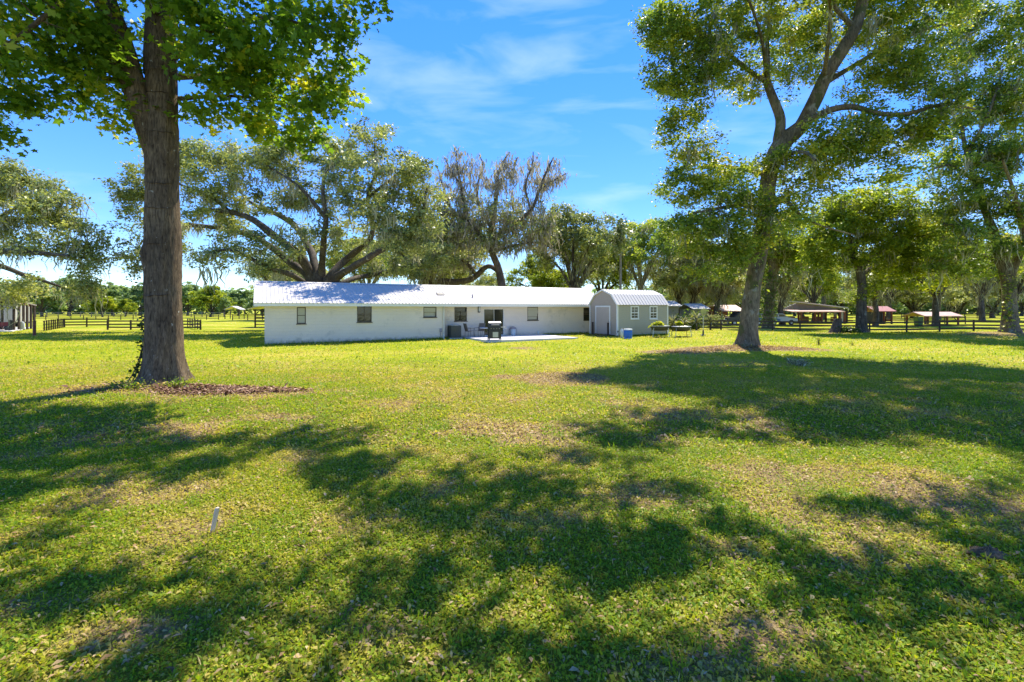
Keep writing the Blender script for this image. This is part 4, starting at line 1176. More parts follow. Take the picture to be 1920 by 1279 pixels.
# left edge live oak: trunk out of view, moss down to the carport
T6 = Tree(61)
Y6 = 42.0
T6.limb(pl(Y6, (-190, 622, 44), (-188, 560, 34), (-180, 510, 30), (-165, 470, 26)), 12)
for pts in [[(-165, 475, 20), (-90, 462, 15, -1), (0, 470, 11, -2), (70, 474, 8, -3), (130, 480, 4, -3)], [(-165, 480, 18), (-80, 490, 14, 1), (0, 500, 10, 1), (60, 520, 8, 1), (120, 540, 4, 1)], [(-165, 470, 18), (-100, 400, 13), (-30, 350, 9), (50, 335, 5)], [(-165, 470, 18), (-190, 380, 13, 1), (-150, 320, 8, 1)],
            [(-90, 462, 10, -1), (-20, 420, 8, 0), (60, 410, 6, 0), (130, 420, 3, 0)], [(-20, 420, 6, 0), (40, 385, 5, -2), (100, 380, 3, -2)]]:
    T6.limb(pl(Y6, *pts), 10)
BL6 = [pb(20, 335, 42, 65, 36, 3), pb(-40, 360, 42, 80, 60, 3.4), pb(70, 350, 42, 45, 34, 2.4, .8), pb(110, 395, 41, 50, 40, 2.6), pb(160, 440, 41, 38, 36, 2.2, .9), pb(60, 410, 41, 70, 38, 3), pb(150, 490, 41, 45, 30, 2.2), pb(90, 460, 40, 60, 26, 2.4, .7), pb(20, 450, 41, 60, 30, 2.8, .6), pb(60, 535, 42, 60, 24, 2.4, .7), pb(140, 540, 42, 45, 28, 2.2, .7), pb(-60, 440, 42, 80, 50, 3, .7), pb(10, 555, 43, 50, 24, 2, .8), pb(165, 525, 41, 25, 25, 1.4, .7), pb(-160, 330, 42, 80, 50, 3, .7)]
C6 = T6.sprays(BL6, 560, 1.2, 0.55)
P6 = T6.twigs(C6, 0.016, 0.012, 0.010)
T6.leaves(P6, 58, 0.36, 0.23, 0.135, KITE, 0.6, 0.75, 0.55, 0.4)
T6.hang(T6.moss_sites(P6, 0.30, True, 3.0), 7, 1.5, 0.13, 0.26)
plant_tree('live_oak', 'moss draped live oak at the left edge reaching over the open carport', T6.meshes(M['bark_live'], M['leaf_live'], M['moss'], 'edge'))

# ---- trees on the right beyond the rail fence
T7 = Tree(71)
Y7 = 41.5
r7 = root_flare(T7, (1615 - CX) / F * Y7, Y7, 0.40, 2.4, lobes=5, sides=28, seed=3.0, rt=0.37)
for pts in [[(1616, 590, 17), (1615, 545, 16), (1612, 505, 15), (1603, 490, 12), (1596, 470, 9), (1592, 440, 7), (1590, 400, 4)], [(1612, 510, 12), (1625, 490, 10), (1650, 470, 8, -1), (1690, 450, 5, -1), (1740, 440, 3, -1)], [(1596, 470, 8), (1560, 450, 6, -1), (1525, 445, 3, -1)], [(1614, 515, 9), (1640, 500, 7, 2), (1680, 500, 4, 3)], [(1600, 480, 8), (1620, 420, 6, 1), (1650, 380, 3, 1)]]:
    T7.limb(pl(Y7, *pts), 10)
BL7 = [pb(1545, 450, 41, 50, 45, 2.6), pb(1590, 395, 41, 55, 40, 2.8), pb(1650, 380, 41, 60, 34, 2.8), pb(1700, 420, 41, 60, 40, 2.8), pb(1640, 440, 41, 60, 40, 2.8), pb(1590, 470, 41, 45, 30, 2.2, .7), pb(1740, 470, 41, 55, 40, 2.6), pb(1680, 490, 42, 60, 30, 2.6), pb(1730, 520, 42, 50, 26, 2.2, .7), pb(1530, 490, 41, 34, 26, 1.8, .6), pb(1630, 530, 42, 22, 30, 1.4, .5), pb(1600, 545, 42, 20, 26, 1.2, .5), pb(1560, 420, 42, 40, 40, 2, .8)]
C7 = T7.sprays(BL7, 760, 1.2, 0.55)
P7 = T7.twigs(C7, 0.014, 0.011, 0.008)
T7.leaves(P7, 56, 0.34, 0.21, 0.13, KITE, 0.6, 0.75, 0.55, 0.4)
T7.hang(T7.moss_sites(P7, 0.10, True, 4.0), 6, 1.1, 0.12, 0.22)
plant_tree('oak_tree', 'slender grey trunked oak with bright yellow green crown by the rail fence', T7.meshes(M['bark_live'], M['leaf_bright'], M['moss'], 'right'))

T8 = Tree(81)
Y8 = 37.0
X8 = (1893 - CX) / F * Y8
root_flare(T8, X8, Y8, 0.48, 2.2, lobes=5, sides=30, seed=5.0, rt=0.45)
for pts in [[(1893, 600, 23), (1893, 560, 22), (1890, 525, 22), (1880, 490, 18), (1868, 450, 15), (1850, 400, 12), (1830, 340, 10), (1810, 280, 7), (1800, 200, 5), (1790, 100, 3)], [(1890, 530, 16), (1905, 490, 14), (1920, 440, 12, -1), (1940, 380, 9, -1), (1950, 250, 6, -1), (1940, 100, 4, -1), (1930, -50, 2, -1)],
            [(1868, 450, 10), (1820, 430, 8, -1), (1770, 420, 5, -1)], [(1885, 505, 10), (1850, 480, 8, 1), (1800, 480, 5, 2), (1760, 490, 3, 2)], [(1830, 340, 7), (1780, 310, 5, -1), (1740, 320, 3, -1)], [(1812, 290, 6), (1850, 220, 5, -1), (1880, 130, 3, -1)], [(1920, 440, 9, -1), (1900, 360, 6, -3), (1880, 300, 4, -4)]]:
    T8.limb(pl(Y8, *pts), 10)
BL8 = [pb(1780, 320, 36.5, 50, 45, 2.6), pb(1840, 300, 36.5, 60, 50, 3), pb(1900, 280, 36, 60, 60, 3), pb(1770, 390, 36.5, 55, 40, 2.6), pb(1850, 390, 36, 70, 45, 3), pb(1920, 400, 36, 50, 60, 3), pb(1800, 450, 36, 60, 34, 2.6), pb(1870, 470, 36.4, 60, 30, 2.6, .7), pb(1780, 490, 37.5, 50, 24, 2.2, .7), pb(1850, 160, 37, 70, 70, 3.4), pb(1910, 60, 37, 70, 70, 3.4), pb(1800, 230, 37, 45, 34, 2.2, .8), pb(1890, 190, 37, 50, 45, 2.6), pb(1820, 60, 37.5, 60, 60, 3, .8), pb(1960, 200, 37, 60, 100, 3), pb(1860, -40, 37, 100, 60, 4, .8), pb(1970, 480, 36, 60, 50, 3, .7), pb(1820, 515, 37, 40, 20, 1.6, .5)]
C8 = T8.sprays(BL8, 1200, 1.0, 0.6)
P8 = T8.twigs(C8, 0.014, 0.011, 0.008)
T8.leaves(P8, 56, 0.32, 0.20, 0.115, KITE, 0.55, 0.75, 0.5, 0.4)
T8.hang(T8.moss_sites(P8, 0.14, True, 4.0), 7, 1.3, 0.12, 0.22)
T8.leaves(np.stack([np.linspace((X8 - .45, Y8 - .25, z_), (X8 - .35, Y8 - .35, z_ + .5), 5) for z_ in np.linspace(.3, 4.4, 14)]), 26, 0.16, 0.15, 0.12, KITE, 1.0, 0.9, 0.72, 0.0)
plant_tree('oak_tree', 'tall oak at the right edge with ivy on its trunk and moss curtains', T8.meshes(M['bark_oak'], M['leaf_oak'], M['moss'], 'rightedge'))

T9 = Tree(91)
Y9 = 51.0
X9 = (1440 - CX) / F * Y9
root_flare(T9, X9, Y9, 0.50, 2.0, lobes=4, sides=24, seed=6.0, rt=0.46)
for pts in [[(1441, 600, 18), (1444, 560, 19), (1449, 520, 17), (1452, 490, 13), (1460, 450, 9), (1465, 400, 5)], [(1449, 520, 10), (1470, 480, 8, 1), (1500, 450, 5, 1)], [(1450, 505, 9), (1430, 470, 7, 1), (1400, 450, 4, 1)]]:
    T9.limb(pl(Y9, *pts), 10)
C9 = T9.sprays([pb(1470, 440, 51, 50, 45, 3), pb(1420, 460, 51, 45, 34, 2.6), pb(1500, 470, 51, 45, 34, 2.6), pb(1455, 500, 52, 40, 20, 2, .6)], 200, 1.2, 0.3)
P9 = T9.twigs(C9)
T9.leaves(P9, 46, 0.45, 0.28, 0.16, KITE, 0.6, 0.75, 0.5, 0.4)
T9.hang(T9.moss_sites(P9, 0.4, True, 4.0), 7, 1.5, 0.14, 0.25)
zz = np.linspace(0.1, 5.6, 26)
T9.leaves(np.stack([np.linspace((X9 + .45 * math.cos(a_) + .05 * z_, Y9 + .45 * math.sin(a_), z_), (X9 + .5 * math.cos(a_) + .05 * z_, Y9 + .5 * math.sin(a_), z_ + .4), 5) for z_ in zz for a_ in (2.6, 3.6, 4.4, 5.2, 6.0, 6.8)]), 12, 0.17, 0.15, 0.12, KITE, 1.0, 0.9, 0.15, 0.0)
plant_tree('oak_tree', 'oak whose leaning trunk is wrapped in dark ivy, behind the rail fence', T9.meshes(M['bark_oak'], M['leaf_oak'], M['moss'], 'ivy'))

R_ = 'mossy oaks beyond the rail fence'
stand_tree('oak_tree', 'low pale mossy oak with drooping crown over the outbuilding roofs', G_MOSS, 1275, 69, 455, 1.05, 3.3, R_)
stand_tree('oak_tree', 'pale mossy oak filling the gap left of the forked oak trunk', G_MOSS, 1345, 64, 440, 1.0, 0.2, R_)
stand_tree('oak_tree', 'yellow green oak between the slender oak and the right edge oak', G_GREEN, 1755, 58, 395, 0.85, 1.9, R_)
stand_tree('oak_tree', 'mossy oak standing close right of the slender grey oak', G_MOSS, 1642, 58, 440, 0.85, 2.9, R_)
stand_tree('oak_tree', 'short thick double trunked oak in front of the open barn', G_MOSS, 1466, 62, 425, 0.9, 0.3, R_)
stand_tree('oak_tree', 'pale moss hung oak behind the right end of the shed', G_MOSS, 1300, 70, 430, 1.0, 1.4, R_)
stand_tree('oak_tree', 'moss hung oak shading the carport and parked cars', G_MOSS, 1360, 84, 450, 1.1, 2.7, R_)
stand_tree('oak_tree', 'oak crown showing above the white barn roof', G_LIMBY, 1545, 92, 450, 0.9, 3.9, R_)
stand_tree('oak_tree', 'mossy oak behind the red roofed pavilion', G_MOSS, 1665, 96, 470, 1.0, 5.2, R_)
stand_tree('oak_tree', 'mossy oak behind the long pink roofed shelter', G_LIMBY, 1760, 92, 470, 0.95, 0.9, R_)
stand_tree('oak_tree', 'leaning pale trunked oak between the pink shelter and the right edge', G_MOSS, 1842, 78, 440, 0.9, 2.2, R_)
stand_tree('oak_tree', 'dark oak just beyond the right edge trunk', G_OAK, 1905, 84, 430, 0.85, 4.4, R_)
stand_tree('oak_tree', 'leafy oak between the ivy wrapped trunk and the slender grey oak', G_GREEN, 1525, 78, 470, 0.8, 5.6, R_)

for lab_, px_, Y_, top_, w_ in (('low moss curtained oak behind the yuccas', 1310, 88, 500, 1.2), ('low moss curtained oak behind the parked cars', 1400, 98, 500, 1.2), ('low moss curtained oak behind the barn porch', 1505, 104, 495, 1.2), ('low moss curtained oak right of the slender oak', 1640, 108, 500, 1.1), ('low moss curtained oak above the green bin', 1712, 104, 495, 1.2), ('low moss curtained oak over the pink shelter', 1795, 110, 490, 1.2), ('low moss curtained oak left of the right edge trunk', 1860, 106, 490, 1.1)):
    stand_tree('oak_tree', lab_, G_LOW, px_, Y_, top_, w_, px_ * .37, R_)

L_ = 'trees in the far treeline past the paddocks'
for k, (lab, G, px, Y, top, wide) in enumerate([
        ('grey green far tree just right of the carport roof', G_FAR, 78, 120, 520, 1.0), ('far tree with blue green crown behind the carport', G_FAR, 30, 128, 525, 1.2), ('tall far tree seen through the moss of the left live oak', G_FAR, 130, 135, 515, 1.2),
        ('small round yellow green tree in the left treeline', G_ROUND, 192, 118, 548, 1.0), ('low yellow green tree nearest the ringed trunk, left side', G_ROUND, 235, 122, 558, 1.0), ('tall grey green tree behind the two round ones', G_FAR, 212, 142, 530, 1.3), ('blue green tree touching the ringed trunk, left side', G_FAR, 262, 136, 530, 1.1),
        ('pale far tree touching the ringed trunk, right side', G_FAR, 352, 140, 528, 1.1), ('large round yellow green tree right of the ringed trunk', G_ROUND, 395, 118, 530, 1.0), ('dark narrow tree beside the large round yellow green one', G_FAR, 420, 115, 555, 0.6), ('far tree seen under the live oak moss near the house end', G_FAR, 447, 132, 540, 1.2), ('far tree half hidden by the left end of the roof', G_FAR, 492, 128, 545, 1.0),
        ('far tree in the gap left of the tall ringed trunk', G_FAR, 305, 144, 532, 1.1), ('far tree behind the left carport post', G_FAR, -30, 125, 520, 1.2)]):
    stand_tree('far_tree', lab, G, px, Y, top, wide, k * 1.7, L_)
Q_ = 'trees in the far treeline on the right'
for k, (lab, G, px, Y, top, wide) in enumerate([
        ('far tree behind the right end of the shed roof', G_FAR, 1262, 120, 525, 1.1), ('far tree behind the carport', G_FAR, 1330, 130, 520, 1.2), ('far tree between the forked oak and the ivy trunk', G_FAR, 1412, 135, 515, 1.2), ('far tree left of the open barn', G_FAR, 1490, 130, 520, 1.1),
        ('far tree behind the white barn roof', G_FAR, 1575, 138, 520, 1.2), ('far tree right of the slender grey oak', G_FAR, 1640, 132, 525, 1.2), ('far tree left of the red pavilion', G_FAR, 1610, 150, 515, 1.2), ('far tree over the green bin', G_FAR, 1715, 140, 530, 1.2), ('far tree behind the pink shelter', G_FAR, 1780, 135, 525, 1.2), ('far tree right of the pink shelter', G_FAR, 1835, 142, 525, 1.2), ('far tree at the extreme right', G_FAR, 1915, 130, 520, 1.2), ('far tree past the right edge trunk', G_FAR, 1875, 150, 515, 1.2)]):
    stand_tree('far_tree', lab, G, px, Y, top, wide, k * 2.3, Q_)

# the wood that closes the view behind the single far trees
g = np.random.default_rng(202)
n = 5200
wx_ = np.concatenate([g.uniform(-190, -62, n * 2 // 5), g.uniform(30, 200, n * 3 // 5)])
wy_ = g.uniform(158, 178, len(wx_))
hmax = 6.0 + 5.0 * fbm2(wx_, wy_, 0.06, 3, 1.0)
wz_ = hmax * g.random(len(wx_)) ** 0.7
k = np.repeat(np.arange(len(wx_)), 9)
c = np.stack([wx_, wy_, wz_], 1)[k] + g.standard_normal((len(k), 3)) * 0.9
az_ = g.random(len(k)) * 6.28
a = np.stack([np.cos(az_), np.sin(az_), g.normal(-.2, .4, len(k))], 1)
s = np.stack([-np.sin(az_), np.cos(az_), g.normal(0, .6, len(k))], 1)
sz = g.lognormal(0, .3, len(k))[:, None]
V = np.stack([c, c + a * .55 * sz + s * .4 * sz, c + a * 1.1 * sz, c + a * .55 * sz - s * .4 * sz], 1)
tint = np.clip(.45 + 1.2 * (fbm2(wx_, wy_, .09, 2, 4.0) - .5)[k] + .15 * g.standard_normal(len(k)), 0, 1)
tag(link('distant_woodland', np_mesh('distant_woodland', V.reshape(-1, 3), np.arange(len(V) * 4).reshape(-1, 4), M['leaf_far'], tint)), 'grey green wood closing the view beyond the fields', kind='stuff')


# ================================================================ HOUSE
CA, SA = math.cos(HA), math.sin(HA)


def u_at(px, v, ox=A[0], oy=A[1]):
    """where the sight line of a photo column crosses a wall plane v of a house standing at (ox, oy)"""
    k = (px - CX) / F
    return (k * (oy + v * CA) - ox + v * SA) / (CA - k * SA)


def z_at(py, u, v, oy=A[1]):
    return CAMH - (py - HY) / F * (oy + u * SA + v * CA)


def wall_mesh(name, mat, parent, u0, u1, z0, z1, v, holes, deep=0.13):
    """one wall face with real openings and their reveals"""
    us = sorted({u0, u1, *[h[0] for h in holes], *[h[1] for h in holes]})
    zs = sorted({z0, z1, *[h[2] for h in holes], *[h[3] for h in holes]})
    mb = MB()
    for i in range(len(us) - 1):
        for j in range(len(zs) - 1):
            cu, cz = (us[i] + us[i + 1]) / 2, (zs[j] + zs[j + 1]) / 2
            if any(h[0] < cu < h[1] and h[2] < cz < h[3] for h in holes):
                continue
            mb.add([(us[i], v, zs[j]), (us[i + 1], v, zs[j]), (us[i + 1], v, zs[j + 1]), (us[i], v, zs[j + 1])], [(0, 1, 2, 3)])
    for a, b_, c, d in holes:
        mb.add([(a, v, c), (a, v, d), (a, v + deep, d), (a, v + deep, c)], [(0, 1, 2, 3)])
        mb.add([(b_, v, c), (b_, v + deep, c), (b_, v + deep, d), (b_, v, d)], [(0, 1, 2, 3)])
        mb.add([(a, v, c), (a, v + deep, c), (b_, v + deep, c), (b_, v, c)], [(0, 1, 2, 3)])
        mb.add([(a, v, d), (b_, v, d), (b_, v + deep, d), (a, v + deep, d)], [(0, 1, 2, 3)])
    me = bpy.data.meshes.new(name)
    me.from_pydata(mb.v, [], mb.f)
    me.materials.append(mat)
    return link(name, me, parent)


house = thing('ranch_house', 'long low white house with ribbed white metal roof', 'house', (A[0], A[1], 0), HA)
V2 = 0.6
U_STEP = u_at(834, 0)
U_END = 25.4
EAVE_Z, SLOPE, RIDGE_V = 2.477, 0.334, 4.0
Z0 = -0.15


def opening(x0, x1, y0, y1, v):
    a, b_ = u_at(x0, v), u_at(x1, v)
    return (a, b_, z_at(y1, (a + b_) / 2, v), z_at(y0, (a + b_) / 2, v))


W1, W2, W3 = opening(556.5, 573.5, 576, 607, 0), opening(669.5, 697, 574.5, 604, 0), opening(794, 818.5, 575.5, 595, 0)
W4, DR, W5, W6 = opening(852, 875.5, 576, 602, V2), opening(907, 945, 579, 628.3, V2), opening(989, 1009, 575.5, 600.5, V2), opening(1094, 1107, 577, 602, V2)
DR = (DR[0], DR[1], 0.17, DR[3])
wall_mesh('wall', M['white_wall'], house, 0, U_STEP, Z0, 2.62, 0, [W1, W2, W3])
wall_mesh('wall', M['white_wall'], house, U_STEP, U_END, Z0, 2.62, V2, [W4, DR, W5, W6])
mb = MB()
mb.add([(U_STEP, 0, Z0), (U_STEP, V2, Z0), (U_STEP, V2, 2.62), (U_STEP, 0, 2.62)], [(0, 1, 2, 3)])
mb.add([(0, 0, Z0), (0, 8, Z0), (0, 8, 2.6), (0, 4, 3.84), (0, 0, 2.6)], [(4, 3, 2, 1, 0)])
mb.add([(U_END, V2, Z0), (U_END, 8, Z0), (U_END, 8, 2.6), (U_END, 4, 3.84), (U_END, V2, 2.66)], [(0, 1, 2, 3, 4)])
mb.add([(0, 8, Z0), (U_END, 8, Z0), (U_END, 8, 2.6), (0, 8, 2.6)], [(3, 2, 1, 0)])
me = bpy.data.meshes.new('wall'); me.from_pydata(mb.v, [], mb.f); me.materials.append(M['white_wall'])
link('wall', me, house)
# dark rooms behind the glass so the windows have something to look into
box('interior', M['bronze'], house, 0.3, U_END - .3, 1.0, 7.7, 0.0, 0.05)


def window(hole, v, cols, rows, fill=None, sill=True, deep=0.07, mat='bronze', bar=0.035, rim=0.05, light=()):
    """bronze window set into its opening: frame, bars, one pane per light, a sill"""
    a, b_, c, d = hole
    fr = MB()
    fr.box(a, a + rim, v + deep - .05, v + deep + .03, c, d).box(b_ - rim, b_, v + deep - .05, v + deep + .03, c, d)
    fr.box(a + rim, b_ - rim, v + deep - .05, v + deep + .03, c, c + rim).box(a + rim, b_ - rim, v + deep - .05, v + deep + .03, d - rim, d)
    w = fr.obj('window', M[mat], house)
    ia, ib, ic, id_ = a + rim, b_ - rim, c + rim, d - rim
    bars = MB()
    for i in range(1, cols):
        x = ia + (ib - ia) * i / cols
        bars.box(x - bar / 2, x + bar / 2, v + deep - .025, v + deep + .012, ic, id_)
    for j in range(1, rows):
        z = ic + (id_ - ic) * j / rows
        bars.box(ia, ib, v + deep - .022, v + deep + .010, z - bar / 2, z + bar / 2)
    if bars.v:
        bars.obj('sash_bar', M[mat], w)
    for i in range(cols):
        for j in range(rows):
            x0, x1 = ia + (ib - ia) * i / cols, ia + (ib - ia) * (i + 1) / cols
            z0, z1 = ic + (id_ - ic) * j / rows, ic + (id_ - ic) * (j + 1) / rows
            pane = box('pane', M['blind'] if (i, j) in light else M['glass'], w, x0, x1, v + deep + .002, v + deep + .008, z0, z1)
            pane.rotation_euler = (0.004 * random.uniform(-1, 1), 0, 0.006 * random.uniform(-1, 1))
            pane.location = (0, 0, 0)
    if sill:
        box('sill', M[mat], w, a - .04, b_ + .04, v - .06, v + deep - .052, c - .05, c - .002)
    return w


window(W1, 0, 1, 2, light=((0, 1), (0, 0)))
window(W2, 0, 2, 2)
window(W3, 0, 1, 2, light=((0, 0), (0, 1)))
window(W4, V2, 2, 3)
window(W5, V2, 1, 4, light=((0, 0), (0, 1), (0, 2), (0, 3)))
window(W6, V2, 1, 2, sill=False)
dw = window(DR, V2, 2, 1, sill=False, mat='door_frame', bar=0.075, rim=0.045)
dw.name = 'sliding_door'
box('handle', M['steel'], dw, (DR[0] + DR[1]) / 2 - .10, (DR[0] + DR[1]) / 2 - .07, V2 + .02, V2 + .045, 1.0, 1.25)

# roof: ribbed metal panels, one per sheet width, ridge cap, fascia and soffit
roof = box('roof', M['soffit'], house, -0.55, U_END + .3, 0.0, 7.9, 2.44, 2.468)
PW = 0.914


def roof_panel_mesh(name, width, v0, v1, z_of, ribs=4):
    mb_ = MB()
    pts = []
    for k in range(ribs):
        x = width * k / ribs
        pts += [(x, 0.0), (x + .012, .035), (x + .042, .035), (x + .054, 0.0)]
    pts.append((width, 0.0))
    top = [(x, v0, z_of(v0) + h) for x, h in pts] + [(x, v1, z_of(v1) + h) for x, h in pts]
    bot = [(0, v0, z_of(v0) - .02), (width, v0, z_of(v0) - .02), (0, v1, z_of(v1) - .02), (width, v1, z_of(v1) - .02)]
    n = len(pts)
    fs = [(i, i + 1, n + i + 1, n + i) for i in range(n - 1)]
    o = len(top)
    fs += [(o, 0, n, o + 2), (o + 1, o + 3, 2 * n - 1, n - 1), (o, o + 1) + tuple(range(n - 1, -1, -1)), (o, o + 2, o + 3, o + 1)]
    return mb_.add(top + bot, fs).mesh(name, M['white_metal'])


zf_ = lambda v: EAVE_Z + (v + 0.35) * SLOPE + 0.03
zb_ = lambda v: EAVE_Z + (8.35 - v) * SLOPE + 0.03
pf, pk = roof_panel_mesh('roof_panel', PW, -0.35, RIDGE_V, zf_), roof_panel_mesh('roof_panel', PW, RIDGE_V, 8.35, zb_)
u, i = -0.60, 0
while u < U_END + 0.2:
    for me in (pf, pk):
        link('roof_panel', me, roof, (u, 0, 0.0015 * (i % 2)))
    u += PW
    i += 1
RU1 = u
MB().prism([(3.82, zf_(3.82) + .026), (4.0, zf_(4.0) + .05), (4.18, zf_(3.82) + .026), (4.0, zf_(4.0) + .03)], -0.62, RU1 + .02, 'x').obj('ridge_cap', M['white_metal'], roof)
box('fascia', M['white_trim'], roof, -0.60, RU1, -0.33, -0.30, EAVE_Z - .16, EAVE_Z + .012)
MB().prism([(-0.33, EAVE_Z - .13), (4.0, zf_(4.0) - .17), (8.33, EAVE_Z - .13), (8.33, EAVE_Z + .01), (4.0, zf_(4.0) - .022), (-0.33, EAVE_Z + .01)], -0.60, -0.565, 'x').obj('gable_trim', M['white_trim'], roof)
# roof jack, vent pipe, lamp, downspout, meter, tap
uv, vv = u_at(821, 1.5) , 1.5
MB().prism([(0, 0), (.42, 0.02), (.42, .16), (.30, .22), (0, .06)], 0, .5, 'x').obj('roof_vent', M['black_metal'], house, loc=(uv, vv, zf_(vv) - .0))
vp = MB().lathe([(.055, -.1), (.055, .26), (.045, .26), (.045, .2)], 12).obj('vent_pipe', M['grey_plastic'], house, loc=(u_at(886, 1.0), 1.0, zf_(1.0)), smooth=True)
ul = u_at(898, V2)
lamp = MB().box(-.10, .10, -.03, -.004, -.24, .24).obj('wall_lamp', M['bronze'], house, 0.02, loc=(ul, V2, z_at(580, ul, V2)))
MB().box(-.055, .055, -.11, -.032, -.17, .17).obj('lamp_glass', M['pale_plastic'], lamp, 0.02)
MB().box(-.085, .085, -.13, -.032, .172, .20).box(-.085, .085, -.13, -.032, -.20, -.172).obj('lamp_bracket', M['bronze'], lamp)
MB().box(-.045, .045, -.09, -.005, 0.0, 2.38).box(-.045, .045, -.20, -.09, 0.0, .07).obj('downspout', M['soffit'], house, 0.01, loc=(U_STEP - .10, 0, .05))
um = u_at(826, 0)
MB().box(-.07, .07, -.10, -.004, .3, .55).box(-.02, .02, -.06, -.004, 0.0, .3).obj('utility_box', M['grey_plastic'], house, loc=(um, 0, .25))
uh = u_at(1008, V2)
MB().box(-.05, .05, -.12, -.004, .0, .18).obj('outlet_box', M['pale_plastic'], house, loc=(uh, V2, .22))

# patio slab
PATIO_U0, PATIO_U1 = 12.55, 19.4
pat = box('patio', M['concrete'], None, PATIO_U0, PATIO_U1, -4.25, V2 - .004, -0.1, 0.16, 0.008)
pat.location, pat.rotation_euler = (A[0], A[1], 0), (0, 0, HA)
tag(pat, 'pale concrete patio slab behind the house', kind='structure')


def hw(u, v, z=0.16):
    """house coordinates to world"""
    return (A[0] + u * CA - v * SA, A[1] + u * SA + v * CA, z)


def ground_at(px, py_depth):
    X = (px - CX) / F * py_depth
    return (X, py_depth, gzf(X, py_depth))


# air conditioner
ua = u_at(852, V2 - .55)
ac = thing('ac_unit', 'dark green air conditioner box with pale top against the white wall', 'air conditioner', hw(ua, V2 - .55, gzf(*hw(ua, V2 - .55)[:2])), HA)
box('base_pad', M['concrete'], ac, -.46, .46, -.42, .42, -.05, .06)
box('cabinet', M['ac_green'], ac, -.38, .38, -.36, .36, .062, .92, 0.02)
lv = MB()
for k in range(13):
    z = .12 + k * .06
    lv.box(-.34, .34, -.385, -.362, z, z + .028).box(-.40, -.382, -.32, .32, z, z + .028)
lv.obj('louver', M['ac_green'], ac)
MB().lathe([(.40, .922), (.40, .96), (.34, .985), (.12, .99)], 24, sx=.98, sy=.92).obj('top_cover', M['ac_top'], ac)

# sling chairs and the small table
def patio_chair(loc, rz, label):
    c = thing('patio_chair', label, 'chair', loc, rz, 'sling chairs by the sliding door')
    for s in (-1, 1):
        MB().bar((s * .27, -.24, .0), (s * .27, -.20, .42), .028, sides=8).obj('leg', M['mesh_fabric'], c)
        MB().bar((s * .27, .22, .0), (s * .27, .20, .40), .028, sides=8).bar((s * .27, .20, .40), (s * .27, .36, .98), .028, sides=8).obj('leg', M['mesh_fabric'], c)
        MB().bar((s * .28, -.24, .62), (s * .28, .27, .63), .034, sides=8).bar((s * .28, -.20, .42), (s * .28, -.24, .62), .026, sides=8).obj('armrest', M['mesh_fabric'], c)
    MB().prism([(-.26, .42), (.20, .38), (.20, .40), (-.26, .44)], -.25, .25, 'x').obj('seat', M['mesh_fabric'], c, .006)
    MB().prism([(.20, .41), (.36, .96), (.375, .955), (.215, .405)], -.25, .25, 'x').obj('backrest', M['mesh_fabric'], c, .006)
    return c


u1, u2 = u_at(884, -.05), u_at(899, -.2)
patio_chair(hw(u_at(880, -.1), -.1), HA + R(92), 'brown sling patio chair seen side on beside the air conditioner')
patio_chair(hw(u_at(899, -.1), -.1), HA + R(-60), 'brown sling patio chair turned toward the grill, next to the round table')
tb = thing('patio_table', 'small round pale topped table between the sling chair and the grill', 'table', hw(u_at(909, -.4), -.4))
MB().lathe([(.36, .60), (.38, .615), (.38, .635), (.36, .65)], 24).obj('table_top', M['pale_plastic'], tb)
for k in range(3):
    a_ = k * 2.09 + .4
    MB().bar((.30 * math.cos(a_), .30 * math.sin(a_), 0), (.14 * math.cos(a_), .14 * math.sin(a_), .60), .028, sides=8).obj('leg', M['mesh_fabric'], tb)

# grill on the front corner of the slab
gl = thing('gas_grill', 'black cart grill with steel lid trim and side shelf at the patio corner', 'grill', hw(u_at(927, -3.9), -3.9), HA * .5)
MB().box(-.36, .36, -.24, .24, .10, .62).obj('cabinet', M['black_metal'], gl, .01)
MB().box(-.16, .20, -.262, -.242, .18, .52).obj('tank_panel', M['steel'], gl, .008)
MB().prism([(-.27, .64), (.27, .64), (.27, .84), (-.27, .84)], -.38, .38, 'x').obj('firebox', M['black_metal'], gl, .02)
MB().prism([(-.28, .845), (-.27, .98), (-.18, 1.10), (.0, 1.16), (.18, 1.12), (.27, 1.0), (.28, .845)], -.39, .39, 'x').obj('lid', M['black_metal'], gl, .012)
MB().prism([(-.20, 1.085), (-.02, 1.165), (.17, 1.13), (.17, 1.145), (-.02, 1.185), (-.21, 1.10)], -.40, .40, 'x').obj('lid_trim', M['steel'], gl)
MB().bar((-.26, -.34, .98), (.26, -.34, .98), .03, sides=8).obj('handle', M['steel'], gl)
MB().box(.40, .72, -.22, .22, .80, .83).obj('side_shelf', M['steel'], gl, .006)
MB().box(-.66, -.40, -.22, .22, .80, .83).obj('side_shelf', M['black_metal'], gl, .006)
for sx in (-1, 1):
    for sy in (-1, 1):
        MB().bar((sx * .38, sy * .22, .06), (sx * .38, sy * .22, .80), .035).obj('leg', M['black_metal'], gl)
        w = MB().lathe([(.065, -.025), (.075, -.015), (.075, .015), (.065, .025)], 16).obj('wheel', M['rubber'], gl, loc=(sx * .38, sy * .22, .075), rot=(0, R(90), 0))
for k in range(4):
    MB().lathe([(.025, 0), (.022, .03)], 10).obj('knob', M['steel'], gl, loc=(-.27 + .18 * k, -.272, .74), rot=(R(90), 0, 0))

